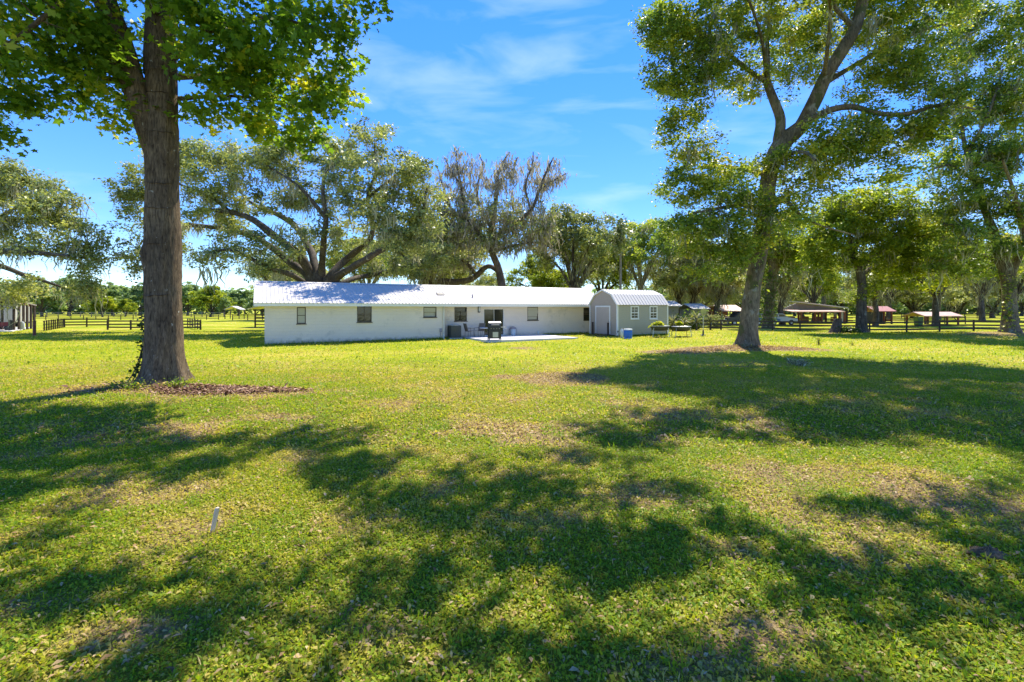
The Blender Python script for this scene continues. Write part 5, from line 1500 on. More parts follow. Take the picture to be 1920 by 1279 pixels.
# bin with a dark flared lid
bn_ = thing('waste_bin', 'small white bin under a grey domed cover against the wall', 'bin', hw(u_at(962, .35), .35))
MB().lathe([(.16, 0.0), (.17, .02), (.21, .46), (.20, .47)], 20).obj('body', M['pale_plastic'], bn_, smooth=True)
MB().lathe([(.26, .472), (.25, .52), (.17, .62), (.05, .67)], 20).obj('lid', M['grey_plastic'], bn_, smooth=True)
for s in (-1, 1):
    MB().box(s * .27 - .02, s * .27 + .02, -.03, .03, 0, .49).obj('leg', M['grey_plastic'], bn_)


# ================================================================ SHED
SX, SY = (1157.5 - CX) / F * 35.5, 35.5
SL, SWD = 5.0, 3.3
shed = thing('garden_shed', 'grey barn roofed shed with lap siding, tan door end and white corner trim', 'shed', (SX, SY, 0), HA)
SZ0, SEAVE = 0.20, 2.44
KNV, KNZ, RDZ = 0.62, 3.22, 3.60
prof = [(0, SEAVE), (KNV, KNZ), (SWD / 2, RDZ), (SWD - KNV, KNZ), (SWD, SEAVE)]
shell = MB().prism([(0.02, SZ0), (SWD - .02, SZ0), (SWD - .02, SEAVE - .02)] + [(v, z - .05) for v, z in prof[::-1][1:-1]] + [(.02, SEAVE - .02)], 0.02, SL - .02, 'x').obj('wall', M['siding_grey'], shed)
BH = 0.178
nb = int((SEAVE - SZ0) / BH)
sb = MB().prism([(-.040, 0), (-.008, BH + .01), (.012, BH + .01), (.012, 0)], 0.06, SL - .06, 'x').mesh('siding_board', M['siding_grey'])
for k in range(nb):
    link('siding_board', sb, shell, (0, 0, SZ0 + k * BH))
z = SZ0
while z < RDZ - .1:
    def halfspan(zz):
        for (v0, z0), (v1, z1) in zip(prof[:2], prof[1:3]):
            if zz <= z1:
                return v0 + (v1 - v0) * max(0, zz - z0) / (z1 - z0)
        return SWD / 2 - .05
    va, vb = halfspan(z) + .07, halfspan(min(z + BH, RDZ - .06)) + .07
    if va < SWD / 2 - .1:
        d0, d1 = 0.008, 0.036
        y0a, y1a, y0b, y1b = va, SWD - va, min(vb, SWD / 2 - .04), max(SWD - vb, SWD / 2 + .04)
        MB().add([(-d1, y0a, z), (-d1, y1a, z), (.01, y1a, z), (.01, y0a, z), (-d0, y0b, z + BH + .01), (-d0, y1b, z + BH + .01), (.01, y1b, z + BH + .01), (.01, y0b, z + BH + .01)],
                 [(0, 1, 2, 3), (4, 5, 6, 7), (0, 1, 5, 4), (1, 2, 6, 5), (2, 3, 7, 6), (3, 0, 4, 7)]).obj('siding_board', M['siding_tan'], shell)
    z += BH
# corner boards
for uu, vv in ((0, 0), (SL, 0), (0, SWD)):
    MB().box(uu - .045, uu + .065, vv - .045, vv + .065, SZ0 - .02, SEAVE + .02).obj('corner_board', M['white_trim'], shed)
# roof: ribbed sheets on the two visible slopes and their mirror image
sroof = MB().prism([(-.10, SEAVE + .0), (KNV - .03, KNZ + .012), (SWD / 2, RDZ + .012), (SWD - KNV + .03, KNZ + .012), (SWD + .10, SEAVE), (SWD + .06, SEAVE), (SWD - KNV, KNZ - .03), (SWD / 2, RDZ - .03), (KNV, KNZ - .03), (-.06, SEAVE)], -.10, SL + .08, 'x').obj('roof', M['white_trim'], shed)


def slope_mesh(v0, z0, v1, z1):
    zo = lambda v: z0 + (v - v0) * (z1 - z0) / (v1 - v0) + .045
    return roof_panel_mesh('roof_panel', PW, v0, v1, zo, 3)


slopes = [slope_mesh(-.13, SEAVE - .03, KNV - .03, KNZ), slope_mesh(KNV - .04, KNZ - .005, SWD / 2, RDZ), slope_mesh(SWD / 2, RDZ, SWD - KNV + .04, KNZ - .005), slope_mesh(SWD - KNV + .03, KNZ, SWD + .13, SEAVE - .03)]
nP = 6
for k in range(nP):
    for me in slopes:
        o = link('roof_panel', me, sroof, (-.11 + k * (SL + .2) / nP, 0, .0012 * (k % 2)))
        o.scale = ((SL + .2) / nP / PW, 1, 1)
rt_ = MB()
for (v0, z0), (v1, z1) in zip([(-.11, SEAVE - .02)] + prof[1:4], prof[1:4] + [(SWD + .11, SEAVE - .02)]):
    rt_.bar((-.115, v0, z0 + .01), (-.115, v1, z1 + .01), .03, .10)
rt_.obj('rake_trim', M['white_trim'], sroof)


# shed door with its white frame
def sv(px):
    """shed end wall (u = 0) coordinate v seen at a photo column"""
    k = (px - CX) / F
    return (SX - k * SY) / (SA + k * CA)


dv0, dv1 = sv(1143.5), sv(1119)
ze = lambda py, v: CAMH - (py - HY) / F * (SY + v * CA)
dz0, dz1 = SZ0 + .06, ze(576, (dv0 + dv1) / 2)
door = box('door', M['door_tan'], shed, -.055, -.03, dv0, dv1, dz0, dz1, .004)
box('handle', M['steel'], door, -.10, -.06, dv0 + .06, dv0 + .09, 1.15, 1.28)
fr = MB()
fr.box(-.065, -.029, dv0 - .11, dv0 - .004, dz0, dz1 + .11).box(-.065, -.029, dv1 + .004, dv1 + .11, dz0, dz1 + .11).box(-.064, -.029, dv0 - .003, dv1 + .003, dz1 + .004, dz1 + .11)
fr.obj('door_trim', M['white_trim'], shed)
# the two white framed windows of the long side
for x0, x1 in ((1182, 1197.5), (1217.5, 1232.5)):
    a, b_ = u_at(x0, -.03, SX, SY), u_at(x1, -.03, SX, SY)
    zt, zb2 = z_at(574.0, (a + b_) / 2, 0, SY), z_at(598.5, (a + b_) / 2, 0, SY)
    f_ = MB().box(a, a + .10, -.062, -.03, zb2, zt).box(b_ - .10, b_, -.062, -.03, zb2, zt).box(a + .1, b_ - .1, -.062, -.03, zt - .09, zt).box(a + .1, b_ - .1, -.062, -.03, zb2, zb2 + .09).obj('window', M['white_trim'], shed)
    box('sill', M['white_trim'], f_, a - .03, b_ + .03, -.085, -.064, zb2 - .03, zb2 + .02)
    ia, ib, ic, id_ = a + .10, b_ - .10, zb2 + .09, zt - .09
    mid = (ic + id_) / 2
    MB().box(ia, ib, -.052, -.032, mid - .03, mid + .03).box((ia + ib) / 2 - .016, (ia + ib) / 2 + .016, -.048, -.032, mid + .03, id_).box(ia, ib, -.047, -.032, (mid + id_) / 2 - .010, (mid + id_) / 2 + .018).box((ia + ib) / 2 - .010, (ia + ib) / 2 + .010, -.046, -.032, ic, mid - .03).box(ia, ib, -.045, -.032, (ic + mid) / 2 - .014, (ic + mid) / 2 + .006).obj('sash_bar', M['white_trim'], f_)
    for i in range(2):
        for j in range(4):
            box('pane', M['glass'], f_, ia + (ib - ia) * i / 2, ia + (ib - ia) * (i + 1) / 2, -.036, -.031, ic + (id_ - ic) * j / 4, ic + (id_ - ic) * (j + 1) / 4)
for k in range(5):
    for vv in (.15, SWD - .3):
        box('foundation_block', M['barn_grey'], shed, .15 + k * (SL - .6) / 4, .5 + k * (SL - .6) / 4, vv, vv + .2, -.1, SZ0 - .002)
# step deck with two dark posts in front of the door
step = thing('entry_step', 'low dark plank step with two stub posts before the shed door', 'step', (SX, SY, 0), HA)
for k in range(5):
    box('plank', M['dark_wood'], step, -.95 + k * .17, -.79 + k * .17, dv0 - .3, dv1 + .3, .10, .145)
box('frame', M['dark_wood'], step, -.92, -.15, dv0 - .26, dv1 + .26, -.05, .097)
for vv in (dv0 - .17, dv1 + .12):
    box('post', M['dark_wood'], step, -.36, -.25, vv - .05, vv + .06, .147, 1.12)

# blue drum with white lid, thin white pail behind it, tripod legs by the shed corner
Yb = 33.6
bp = ground_at(1177.5, Yb)
drum = thing('blue_barrel', 'blue plastic barrel with pale rim and base beside the shed corner', 'barrel', bp)
MB().lathe([(.27, .06), (.29, .10), (.30, .3), (.30, .5), (.285, .60)], 28).obj('body', M['blue_plastic'], drum, smooth=True)
MB().lathe([(.29, .602), (.305, .62), (.305, .67), (.29, .685), (.1, .69)], 28).obj('lid', M['pale_plastic'], drum, smooth=True)
MB().lathe([(.24, -.03), (.30, -.02), (.30, .05), (.27, .058)], 28).obj('base', M['pale_plastic'], drum, smooth=True)
pp = ground_at(1166, 34.2)
jug = thing('white_pail', 'narrow white pail standing behind the blue barrel', 'pail', pp)
MB().lathe([(.10, 0), (.11, .5), (.105, .56)], 16).obj('body', M['pale_plastic'], jug, smooth=True)
MB().lathe([(.06, .562), (.06, .64), (.04, .65)], 12).obj('cap', M['pale_plastic'], jug, smooth=True)
tp = ground_at(1158.5, 34.4)
tri = thing('sprinkler_stand', 'small metal tripod sprinkler standing at the shed corner', 'sprinkler', tp)
for k in range(3):
    a_ = 2.1 * k + .5
    MB().bar((.26 * math.cos(a_), .26 * math.sin(a_), 0), (0, 0, .42), .022, sides=6).obj('leg', M['steel'], tri)
MB().lathe([(.05, .40), (.05, .46), (.02, .52)], 10).obj('head', M['black_metal'], tri)


# two raised tubs on legs, the near one heaped with cut greens
def tub(px0, px1, Y, ztop, label, greens, rz=0.0):
    X = ((px0 + px1) / 2 - CX) / F * Y
    g = gzf(X, Y)
    e = thing('raised_tub', label, 'planter', (X, Y, g), rz, 'dark tubs on legs beside the shed')
    rx = (px1 - px0) / 2 / F * Y
    MB().lathe([(rx * .62, ztop - .32), (rx * .82, ztop - .24), (rx * .95, ztop - .05), (rx * .97, ztop)], 26, sy=.62).obj('bowl', M['tub_black'], e, smooth=True)
    MB().lathe([(rx * .98, ztop + .002), (rx, ztop + .01), (rx, ztop + .04), (rx * .95, ztop + .045), (rx * .88, ztop + .02)], 26, sy=.62).obj('rim', M['steel'], e)
    for sx in (-1, 1):
        for sy in (-1, 1):
            MB().bar((sx * rx * .86, sy * rx * .42, 0), (sx * rx * .72, sy * rx * .34, ztop - .10), .045, sides=8).obj('leg', M['black_metal'] if sy > 0 else M['steel'], e)
    MB().bar((-rx * .84, -rx * .41, .06), (rx * .84, -rx * .41, .06), .04, sides=8).obj('brace', M['black_metal'], e)
    if greens:
        T = Tree(int(px0))
        n = 90
        sp = np.stack([np.linspace((0, 0, ztop), (rx * .75 * math.sqrt(q) * math.cos(a_) - rx * .25, rx * .42 * math.sqrt(q) * math.sin(a_), ztop + .26 * (1 - q) + .06), 5) for q, a_ in zip(T.g.random(n) * greens, T.g.random(n) * 6.28)])
        T.leaves(sp, 7, .05, .13, .08, KITE, .7, .8, .8, .6)
        mm = T.leaf[0]
        link('greenery', np_mesh('greenery', mm[0], mm[1], M['leaf_bright'], mm[2]), e)
    return e


tub(1219, 1256, 34.9, .80, 'dark tub on steel legs heaped with pale greens, against the shed wall', 1.0)
tub(1258, 1297, 35.2, .74, 'dark tub on bent legs past the shed end, almost empty', .12, .2)
Yh = 36.5
hp = ground_at(1318.5, Yh)
hoop = thing('basketball_hoop', 'small basketball hoop with yellowish fan backboard on a grey pole', 'basketball hoop', hp, .5)
MB().bar((0, 0, .12), (0, 0, 1.55), .06, sides=10).obj('pole', M['steel'], hoop)
MB().lathe([(.22, -.02), (.22, .05), (.07, .12), (.05, .42), (.035, .44)], 18).obj('base', M['black_metal'], hoop)
fan = [(-.12, 1.48), (.12, 1.48), (.30, 1.75), (.33, 1.92), (.22, 2.06), (0, 2.10), (-.22, 2.06), (-.33, 1.92), (-.30, 1.75)]
MB().prism(fan, -.06, -.035).obj('backboard', M['yellow_plastic'], hoop, .006)
rim_ = MB()
for k in range(16):
    a0, a1 = k * math.pi / 8, (k + 1) * math.pi / 8
    rim_.bar((.2 * math.cos(a0), -.28 + .2 * math.sin(a0), 1.66), (.2 * math.cos(a1), -.28 + .2 * math.sin(a1), 1.66), .02)
rim_.obj('rim', M['tractor_red'], hoop)

# utility pole behind the house
up_ = ground_at(1163.5, 56)
pol = thing('utility_pole', 'tall weathered utility pole rising behind the house roof', 'pole', up_)
MB().lathe([(.17, -.3), (.165, 1), (.13, 11.6), (.10, 12.3)], 14).obj('pole', M['pole_wood'], pol, smooth=True)
MB().lathe([(.14, 10.2), (.16, 10.25), (.16, 10.8), (.13, 10.85)], 12, c=(.22, 0)).obj('transformer', M['barn_grey'], pol)


# ================================================================ FENCES
def fence(label, pts, height, rails, spacing, post=0.12, rail=0.14, mat='fence_wood', group=None, thick=0.045, top_over=0.06):
    """board fence through ground points: every post and every rail its own board"""
    e = thing('rail_fence', label, 'fence', (*pts[0], gzf(*pts[0])), 0, group)
    ox, oy, oz = e.location
    posts = []
    for (xa, ya), (xb, yb) in zip(pts[:-1], pts[1:]):
        n = max(1, round(math.hypot(xb - xa, yb - ya) / spacing))
        for k in range(n):
            f_ = k / n
            posts.append((xa + (xb - xa) * f_, ya + (yb - ya) * f_))
    posts.append(pts[-1])
    loc = []
    for x_, y_ in posts:
        z_ = gzf(x_, y_) - oz
        jit = random.uniform(-.03, .03)
        loc.append(Vector((x_ - ox, y_ - oy, z_)))
        plank('post', M[mat], e, loc[-1] + Vector((0, 0, -.1)), loc[-1] + Vector((jit * .3, jit * .4, height + top_over + jit)), post, post)
    for p, q in zip(loc[:-1], loc[1:]):
        d = (q - p).normalized()
        off = Vector((d.y, -d.x, 0)) * (post / 2 + thick / 2 + .003)
        if (p + off).y + oy > p.y + oy:
            off = -off
        for k in range(rails):
            z_ = height * (k + 1) / rails - rail / 2
            s1, s2 = random.uniform(-.015, .015), random.uniform(-.015, .015)
            plank('rail', M[mat], e, p + off + Vector((0, 0, z_ + s1)) + d * .004, q + off + Vector((0, 0, z_ + s2)) - d * .004, thick, rail)
    return e


def gpt(px, Y):
    return ((px - CX) / F * Y, Y)


fence('dark rail fence running away from the carport corner in close set posts', [gpt(83, 44.0), gpt(121, 52.5)], .92, 3, 1.0, .10, .06)
fence('dark rail fence across the paddock left of the ringed trunk', [gpt(121, 53), gpt(203, 54.5)], .95, 3, 2.4)
fence('dark rail panel passing behind the tall ringed trunk', [gpt(202, 46.8), gpt(376, 46.5)], .92, 3, 2.45, .13, .13)
fence('thin rail fence end with close posts right of the ringed trunk', [gpt(376, 46.7), gpt(352, 54)], .92, 3, 1.8, .08, .05)
fence('long far paddock fence crossing the left field', [gpt(62, 86), gpt(410, 88)], .80, 3, 2.15, .11, .09)
fence('far fence run right of the ringed trunk, ending at the house', [gpt(436, 84), gpt(520, 86)], .85, 3, 2.2, .11, .09)
fence('farthest pale fence under the left treeline', [gpt(-60, 112), gpt(420, 114)], 1.1, 3, 2.6, .13, .10, 'weather_wood')
fence('brown three rail fence along the right side of the lawn', [gpt(1252, 50), gpt(1352, 46.3), gpt(1500, 43.6), gpt(1700, 41.0), gpt(1960, 38.3)], .92, 3, 2.35, .12, .13)
fence('second rail fence behind the right one, before the pink shelter', [gpt(1660, 66), gpt(1810, 64)], .95, 2, 2.6, .12, .10)
fence('rail fence in the sunlit field behind the pink shelter', [gpt(1690, 96), gpt(1925, 98)], 1.1, 2, 2.6, .12, .10)
fence('low rail fence left of the open barn', [gpt(1395, 62), gpt(1470, 64)], .9, 3, 2.4, .12, .10)


# ================================================================ LEFT CARPORT AND SMALL SHELTER
cp = thing('open_carport', 'open pole carport with thin sloping roof at the left edge', 'carport', (0, 0, 0))
posts_cp = [(26, 44.2), (35.5, 45.3), (44, 46.4), (51, 47.6), (58, 48.8), (64.5, 50.0)]
for px, Y in posts_cp:
    x_, y_ = gpt(px, Y)
    top = 2.86 - (Y - 44.2) * .065
    plank('post', M['dark_wood'], cp, (x_, y_, 0), (x_, y_, top), .14, .14)
xa, ya = gpt(22, 43.4); xb, yb = gpt(69, 51.0)
dx, dy = -12.0, -1.0
rf = MB()
za, zb3 = 2.98, 2.44
rf.add([(xa, ya, za), (xb, yb, zb3), (xb + dx, yb + dy, zb3 + .3), (xa + dx, ya + dy, za + .3), (xa, ya, za + .12), (xb, yb, zb3 + .12), (xb + dx, yb + dy, zb3 + .42), (xa + dx, ya + dy, za + .42)],
       [(0, 3, 2, 1), (4, 5, 6, 7), (0, 1, 5, 4), (1, 2, 6, 5), (2, 3, 7, 6), (3, 0, 4, 7)])
rf.obj('roof', M['weather_wood'], cp)
plank('beam', M['red_wood'], cp, (xa - .1, ya + .3, za - .16), (xb - .1, yb - .2, zb3 - .10), .10, .16)
for px, Y in ((4, 45.0), (-30, 44.6)):
    x_, y_ = gpt(px, Y)
    plank('post', M['dark_wood'], cp, (x_, y_, 0), (x_, y_, 3.0), .14, .14)
slab = MB().add([(*gpt(-60, 42.0), .10), (*gpt(22, 42.4), .10), (*gpt(62, 50.5), .12), (*gpt(-40, 52.0), .12), (*gpt(-60, 42.0), .19), (*gpt(22, 42.4), .19), (*gpt(62, 50.5), .21), (*gpt(-40, 52.0), .21)],
           [(0, 3, 2, 1), (4, 5, 6, 7), (0, 1, 5, 4), (1, 2, 6, 5), (2, 3, 7, 6), (3, 0, 4, 7)]).obj('floor_slab', M['concrete'], cp)
tx_, ty_ = gpt(18, 53.5)
tr = thing('cargo_trailer', 'white box trailer parked behind the open carport', 'trailer', (tx_, ty_, gzf(tx_, ty_)), R(6))
MB().box(-2.2, 1.45, -1.1, 1.1, .55, 2.45).obj('body', M['white_metal'], tr, .05)
for k in range(9):
    box('panel', M['white_metal'], tr, -2.15 + k * .40, -1.77 + k * .40, -1.118, -1.102, .6, 2.4)
for s in (-1, 1):
    for xx in (-.9, -.1):
        MB().lathe([(.30, -.1), (.34, -.06), (.34, .06), (.30, .1)], 18).obj('wheel', M['rubber'], tr, loc=(xx, s * 1.08, .34), rot=(R(90), 0, 0))
MB().box(-2.2, 1.45, -1.0, 1.0, .42, .54).obj('chassis', M['black_metal'], tr)
mx_, my_ = gpt(3, 44.0)
tc_ = thing('lawn_tractor', 'red and black lawn tractor under the carport at the left edge', 'tractor', (mx_, my_, .2), R(20))
MB().prism([(-.75, .30), (.70, .30), (.78, .62), (.55, .74), (-.05, .70), (-.15, .48), (-.75, .50)], -.28, .28).obj('body', M['tractor_red'], tc_, .03)
MB().prism([(-.62, .505), (-.20, .505), (-.22, .60), (-.52, .62), (-.62, .92), (-.70, .90)], -.24, .24).obj('seat', M['black_metal'], tc_, .03)
MB().bar((.10, 0, .70), (-.08, 0, .95), .03, sides=8).lathe([(.17, .95), (.19, .96), (.17, .975)], 16, c=(-.08, 0)).obj('steering_wheel', M['black_metal'], tc_)
for xx, r_ in ((-.5, .27), (.55, .19)):
    for s in (-1, 1):
        MB().lathe([(r_ * .85, -.09), (r_, -.05), (r_, .05), (r_ * .85, .09)], 18).obj('wheel', M['rubber'], tc_, loc=(xx, s * .40, r_), rot=(R(90), 0, 0))
px_, py_ = gpt(64.5, 36.0)
gp = thing('gate_post', 'thick reddish brown stub post standing alone in front of the carport', 'post', (px_, py_, gzf(px_, py_)))
MB().box(-.075, .075, -.075, .075, -.1, 1.12).obj('post', M['red_wood'], gp, .012)
MB().box(-.09, .09, -.09, .09, 1.122, 1.16).obj('cap', M['dark_wood'], gp, .006)
for k, (px, Y) in enumerate(((17.5, 43.2), (21.5, 43.8))):
    x_, y_ = gpt(px, Y)
    o = thing('bollard', ('short dark bollard at the slab corner, nearer the left edge', 'short dark bollard at the slab corner, nearer the carport post')[k], 'bollard', (x_, y_, gzf(x_, y_)), 0, 'bollards at the carport slab')
    MB().lathe([(.08, -.1), (.08, 1.02), (.05, 1.06)], 12).obj('post', M['black_metal'], o)
x_, y_ = gpt(41.5, 45.6)
fd = thing('feed_bag', 'white feed sack leaning on a carport post', 'sack', (x_, y_, .2), R(20))
MB().prism([(-.16, 0), (.16, 0), (.19, .3), (.15, .62), (.10, .74), (-.10, .74), (-.15, .62), (-.19, .3)], -.1, .1).obj('bag', M['pale_plastic'], fd, .05)

sx_, sy_ = gpt(478.5, 52.0)
ps = thing('paddock_shelter', 'small white roofed shelter with dark rails by the left house end', 'shelter', (sx_, sy_, gzf(sx_, sy_)), R(8))
for xx, yy in ((0, 0), (3.4, 0), (0, 3.0), (3.4, 3.0)):
    plank('post', M['dark_wood'], ps, (xx, yy, 0), (xx, yy, 2.0), .13, .13)
MB().prism([(-.7, 1.98), (1.7, 2.62), (4.1, 1.98), (4.1, 2.04), (1.7, 2.70), (-.7, 2.04)], -.5, 3.5).obj('roof', M['white_metal'], ps)
for z_ in (.35, .7, 1.05, 1.4):
    plank('rail', M['dark_wood'], ps, (0.08, -.02, z_), (3.32, -.02, z_), .04, .10)
tx2, ty2 = gpt(440, 96)
far_sh = thing('far_shelter', 'tiny pale roofed shelter in the far field left of the house', 'shelter', (tx2, ty2, gzf(tx2, ty2)))
MB().prism([(-1.6, 1.8), (0, 2.4), (1.6, 1.8), (1.6, 1.9), (0, 2.52), (-1.6, 1.9)], -1, 1).obj('roof', M['white_metal'], far_sh)
for xx in (-1.4, 1.4):
    for yy in (-.9, .9):
        plank('post', M['dark_wood'], far_sh, (xx, yy, 0), (xx, yy, 1.85), .12, .12)


# ================================================================ RIGHT SIDE: BARN, SHELTERS, CARS
def roofed(name, label, cat, px0, px1, Y, zlow, ztop, depth, roofm, postm, nposts, rz=0.0, skew=0.0, over=.4):
    """open shelter: gable roof along its length on posts"""
    x0, x1 = (px0 - CX) / F * Y, (px1 - CX) / F * Y
    e = thing(name, label, cat, (x0, Y, gzf(x0, Y)), rz)
    L_ = x1 - x0
    MB().prism([(-.3, zlow), (depth / 2, ztop), (depth + .3, zlow), (depth + .3, zlow + .10), (depth / 2, ztop + .12), (-.3, zlow + .10)], 0, L_, 'x').obj('roof', M[roofm], e)
    for k in range(nposts):
        xx = over + (L_ - 2 * over) * k / (nposts - 1)
        for yy in (0.05, depth - .05):
            plank('post', M[postm], e, (xx, yy, 0), (xx, yy, zlow + .03), .16, .16)
    return e, L_


e, L_ = roofed('picnic_shelter', 'long low pink roofed shelter on posts in the sunlit field', 'shelter', 1730, 1803, 62, 1.02, 1.5, 3.0, 'pink_roof', 'red_wood', 4)
for k in range(2):
    plank('brace', M['red_wood'], e, (L_ - .45, .05, .4), (L_ - 1.1, .05, 1.0), .08, .08)
e, L_ = roofed('red_pavilion', 'maroon roofed pavilion with dark closed middle beyond the right fence', 'pavilion', 1638, 1678, 64, 1.62, 2.25, 2.6, 'red_roof', 'red_wood', 3)
MB().box(.5, 1.75, .3, 2.2, 0, 1.6).obj('booth', M['black_metal'], e)
MB().box(1.95, 2.7, .2, .8, .35, .62).obj('trough', M['red_wood'], e)
# open barn: pale sloping main roof, brown gable, low pink porch roof on red posts, stall boards
Yo = 66.0
bx, by = gpt(1478, Yo)
barn = thing('open_barn', 'open sided barn with white sloping roof, pink porch roof and red brown stalls', 'barn', (bx, by, gzf(bx, by)))
cx2 = lambda px: (px - 1478) / F * Yo
zz2 = lambda py: CAMH - (py - HY) / F * Yo - gzf(bx, by)
MB().add([(cx2(1508), 1, zz2(567.5)), (cx2(1600), 1, zz2(578.5)), (cx2(1600), 10, zz2(578.5) + .35), (cx2(1508), 10, zz2(567.5) + .5), (cx2(1508), 1, zz2(565.5)), (cx2(1600), 1, zz2(576.2)), (cx2(1600), 10, zz2(576.2) + .35), (cx2(1508), 10, zz2(565.5) + .5)],
         [(0, 3, 2, 1), (4, 5, 6, 7), (0, 1, 5, 4), (1, 2, 6, 5), (2, 3, 7, 6), (3, 0, 4, 7)]).obj('roof', M['white_metal'], barn)
MB().prism([(cx2(1478), zz2(580)), (cx2(1505), zz2(568.5)), (cx2(1598), zz2(579.5)), (cx2(1598), zz2(582)), (cx2(1478), zz2(582))], 1.5, 1.7).obj('gable_wall', M['barn_grey'], barn)
MB().prism([(-1.2, zz2(585.5)), (1.4, zz2(582)), (1.4, zz2(580.8)), (-1.2, zz2(583.8))], cx2(1476), cx2(1574), 'x').obj('porch_roof', M['pink_roof'], barn)
for px in (1479, 1494, 1507, 1520, 1532, 1545, 1551, 1559, 1566, 1574):
    plank('post', M['red_wood'], barn, (cx2(px), -1.0 + 2.2 * (px % 2), 0), (cx2(px), -1.0 + 2.2 * (px % 2), zz2(585)), .2, .2)
for px0, px1 in ((1480, 1493), (1503, 1519), (1526, 1541), (1560, 1572)):
    for k in range(4):
        plank('board', M['red_wood'], barn, (cx2(px0), .3, .18 + .22 * k), (cx2(px1), .3, .18 + .22 * k), .05, .19)
for px0, px1, mt in ((1574.5, 1580, 'weather_wood'), (1588.5, 1595, 'white_metal')):
    box('door', M[mt], barn, cx2(px0), cx2(px1), 1.2, 1.28, 0, zz2(583))
for px in (1584, 1598):
    plank('post', M['dark_wood'], barn, (cx2(px), 1.1, 0), (cx2(px), 1.1, zz2(580)), .2, .2)
for px0, px1 in ((1600, 1612), (1617, 1636)):
    for k in range(2):
        plank('rail', M['red_wood'], barn, (cx2(px0), 1.3, .35 + .4 * k), (cx2(px1), 1.3, .35 + .4 * k), .05, .16)
gx_, gy_ = gpt(1722, 60)
gb = thing('green_bin', 'square green bin between the red pavilion and the pink shelter', 'bin', (gx_, gy_, gzf(gx_, gy_)))
MB().prism([(-.30, 0), (.30, 0), (.36, .95), (-.36, .95)], -.34, .34).obj('body', M['bin_green'], gb, .03)
MB().box(-.38, .38, -.37, .37, .953, 1.02).obj('lid', M['bin_green'], gb, .02)
# carport with parked cars
Yc = 66.0
cx3, cy3 = gpt(1352, Yc)
co_ = thing('vehicle_carport', 'carport with faded pink roof and dark red back wall behind the forked oak', 'carport', (cx3, cy3, gzf(cx3, cy3)))
W_ = (1396 - 1352) / F * Yc
MB().prism([(-.4, 1.62), (2.6, 2.45), (5.6, 2.3), (5.6, 2.4), (2.6, 2.56), (-.4, 1.72)], 0, W_, 'x').obj('roof', M['pink_roof'], co_)
for k in range(9):
    box('board', M['red_wood'], co_, W_ * k / 9 + .01, W_ * (k + 1) / 9 - .01, 5.2, 5.28, 0, 2.25)
for xx in (.1, W_ / 2, W_ - .1):
    plank('post', M['weather_wood'], co_, (xx, 0, 0), (xx, 0, 1.7), .14, .14)


def vehicle(label, px, Y, paint, pickup=False, rz=0.0):
    x_, y_ = gpt(px, Y)
    e = thing('parked_car', label, 'car', (x_, y_, gzf(x_, y_)), rz, 'vehicles parked beyond the right fence')
    if pickup:
        side = [(-2.6, .45), (2.6, .45), (2.65, .95), (1.5, 1.05), (-.55, 1.05), (-2.6, 1.05)]
        cabp = [(-.6, 1.055), (1.45, 1.055), (.75, 1.70), (-.50, 1.72)]
    else:
        side = [(-2.25, .40), (2.25, .40), (2.30, .75), (1.3, .92), (-2.0, .98), (-2.3, .80)]
        cabp = [(-1.75, .985), (1.2, .93), (.45, 1.42), (-1.05, 1.45)]
    MB().prism(side, -.86, .86).obj('body', M[paint], e, .06)
    MB().prism(cabp, -.74, .74).obj('cabin', M[paint], e, .06)
    a_, b_ = (cabp[0][0] * .86, cabp[1][0] * .84), (cabp[3][0] * .9, cabp[2][0] * .9)
    zl, zh = cabp[0][1] + .06, cabp[2][1] - .07
    for s in (-1, 1):
        for q0, q1 in ((0.02, .47), (.53, .98)):
            f0, f1 = lambda q: a_[0] + (a_[1] - a_[0]) * q, lambda q: b_[0] + (b_[1] - b_[0]) * q
            MB().prism([(f0(q0), zl), (f0(q1), zl), (f1(q1), zh), (f1(q0), zh)], s * .742, s * .752).obj('window', M['glass'], e)
        for xx in (side[0][0] * .62, side[1][0] * .62):
            w = MB().lathe([(.27, -.1), (.33, -.07), (.33, .07), (.27, .1)], 18).obj('wheel', M['rubber'], e, loc=(xx, s * .80, .33), rot=(R(90), 0, 0))
            MB().lathe([(.19, -.106), (.17, .106)], 14).obj('rim', M['steel'], w)
        MB().box(side[1][0] - .02, side[1][0] + .05, s * .62 - .14, s * .62 + .14, .66, .80).obj('headlight', M['pale_plastic'], e, .02)
    return e


vehicle('black pickup truck parked under the pink roofed carport', 1392, 60, 'car_black', True, R(188))
vehicle('blue car parked between the forked oak and the ivy trunk', 1424, 60, 'car_blue', False, R(8))
vehicle('silver grey car half hidden right of the ivy wrapped trunk', 1456, 61, 'car_silver', False, R(4))
# white outbuilding whose roof shows right of the shed
wx, wy = gpt(1246, 58)
wb = thing('outbuilding', 'white roofed outbuilding half hidden behind shrubs right of the shed', 'building', (wx, wy, gzf(wx, wy)))
for px0, px1, zt in ((1246, 1277, 2.95), (1296, 1330, 2.6)):
    a_, b_ = (px0 - 1246) / F * 58, (px1 - 1246) / F * 58
    MB().prism([(-.4, zt - .62), (2.4, zt), (5.2, zt - .62), (5.2, zt - .54), (2.4, zt + .09), (-.4, zt - .54)], a_, b_, 'x').obj('roof', M['white_metal'], wb)
    MB().box(a_ + .3, b_ - .3, 0, 4.8, 0, zt - .65).obj('wall', M['barn_grey'], wb)

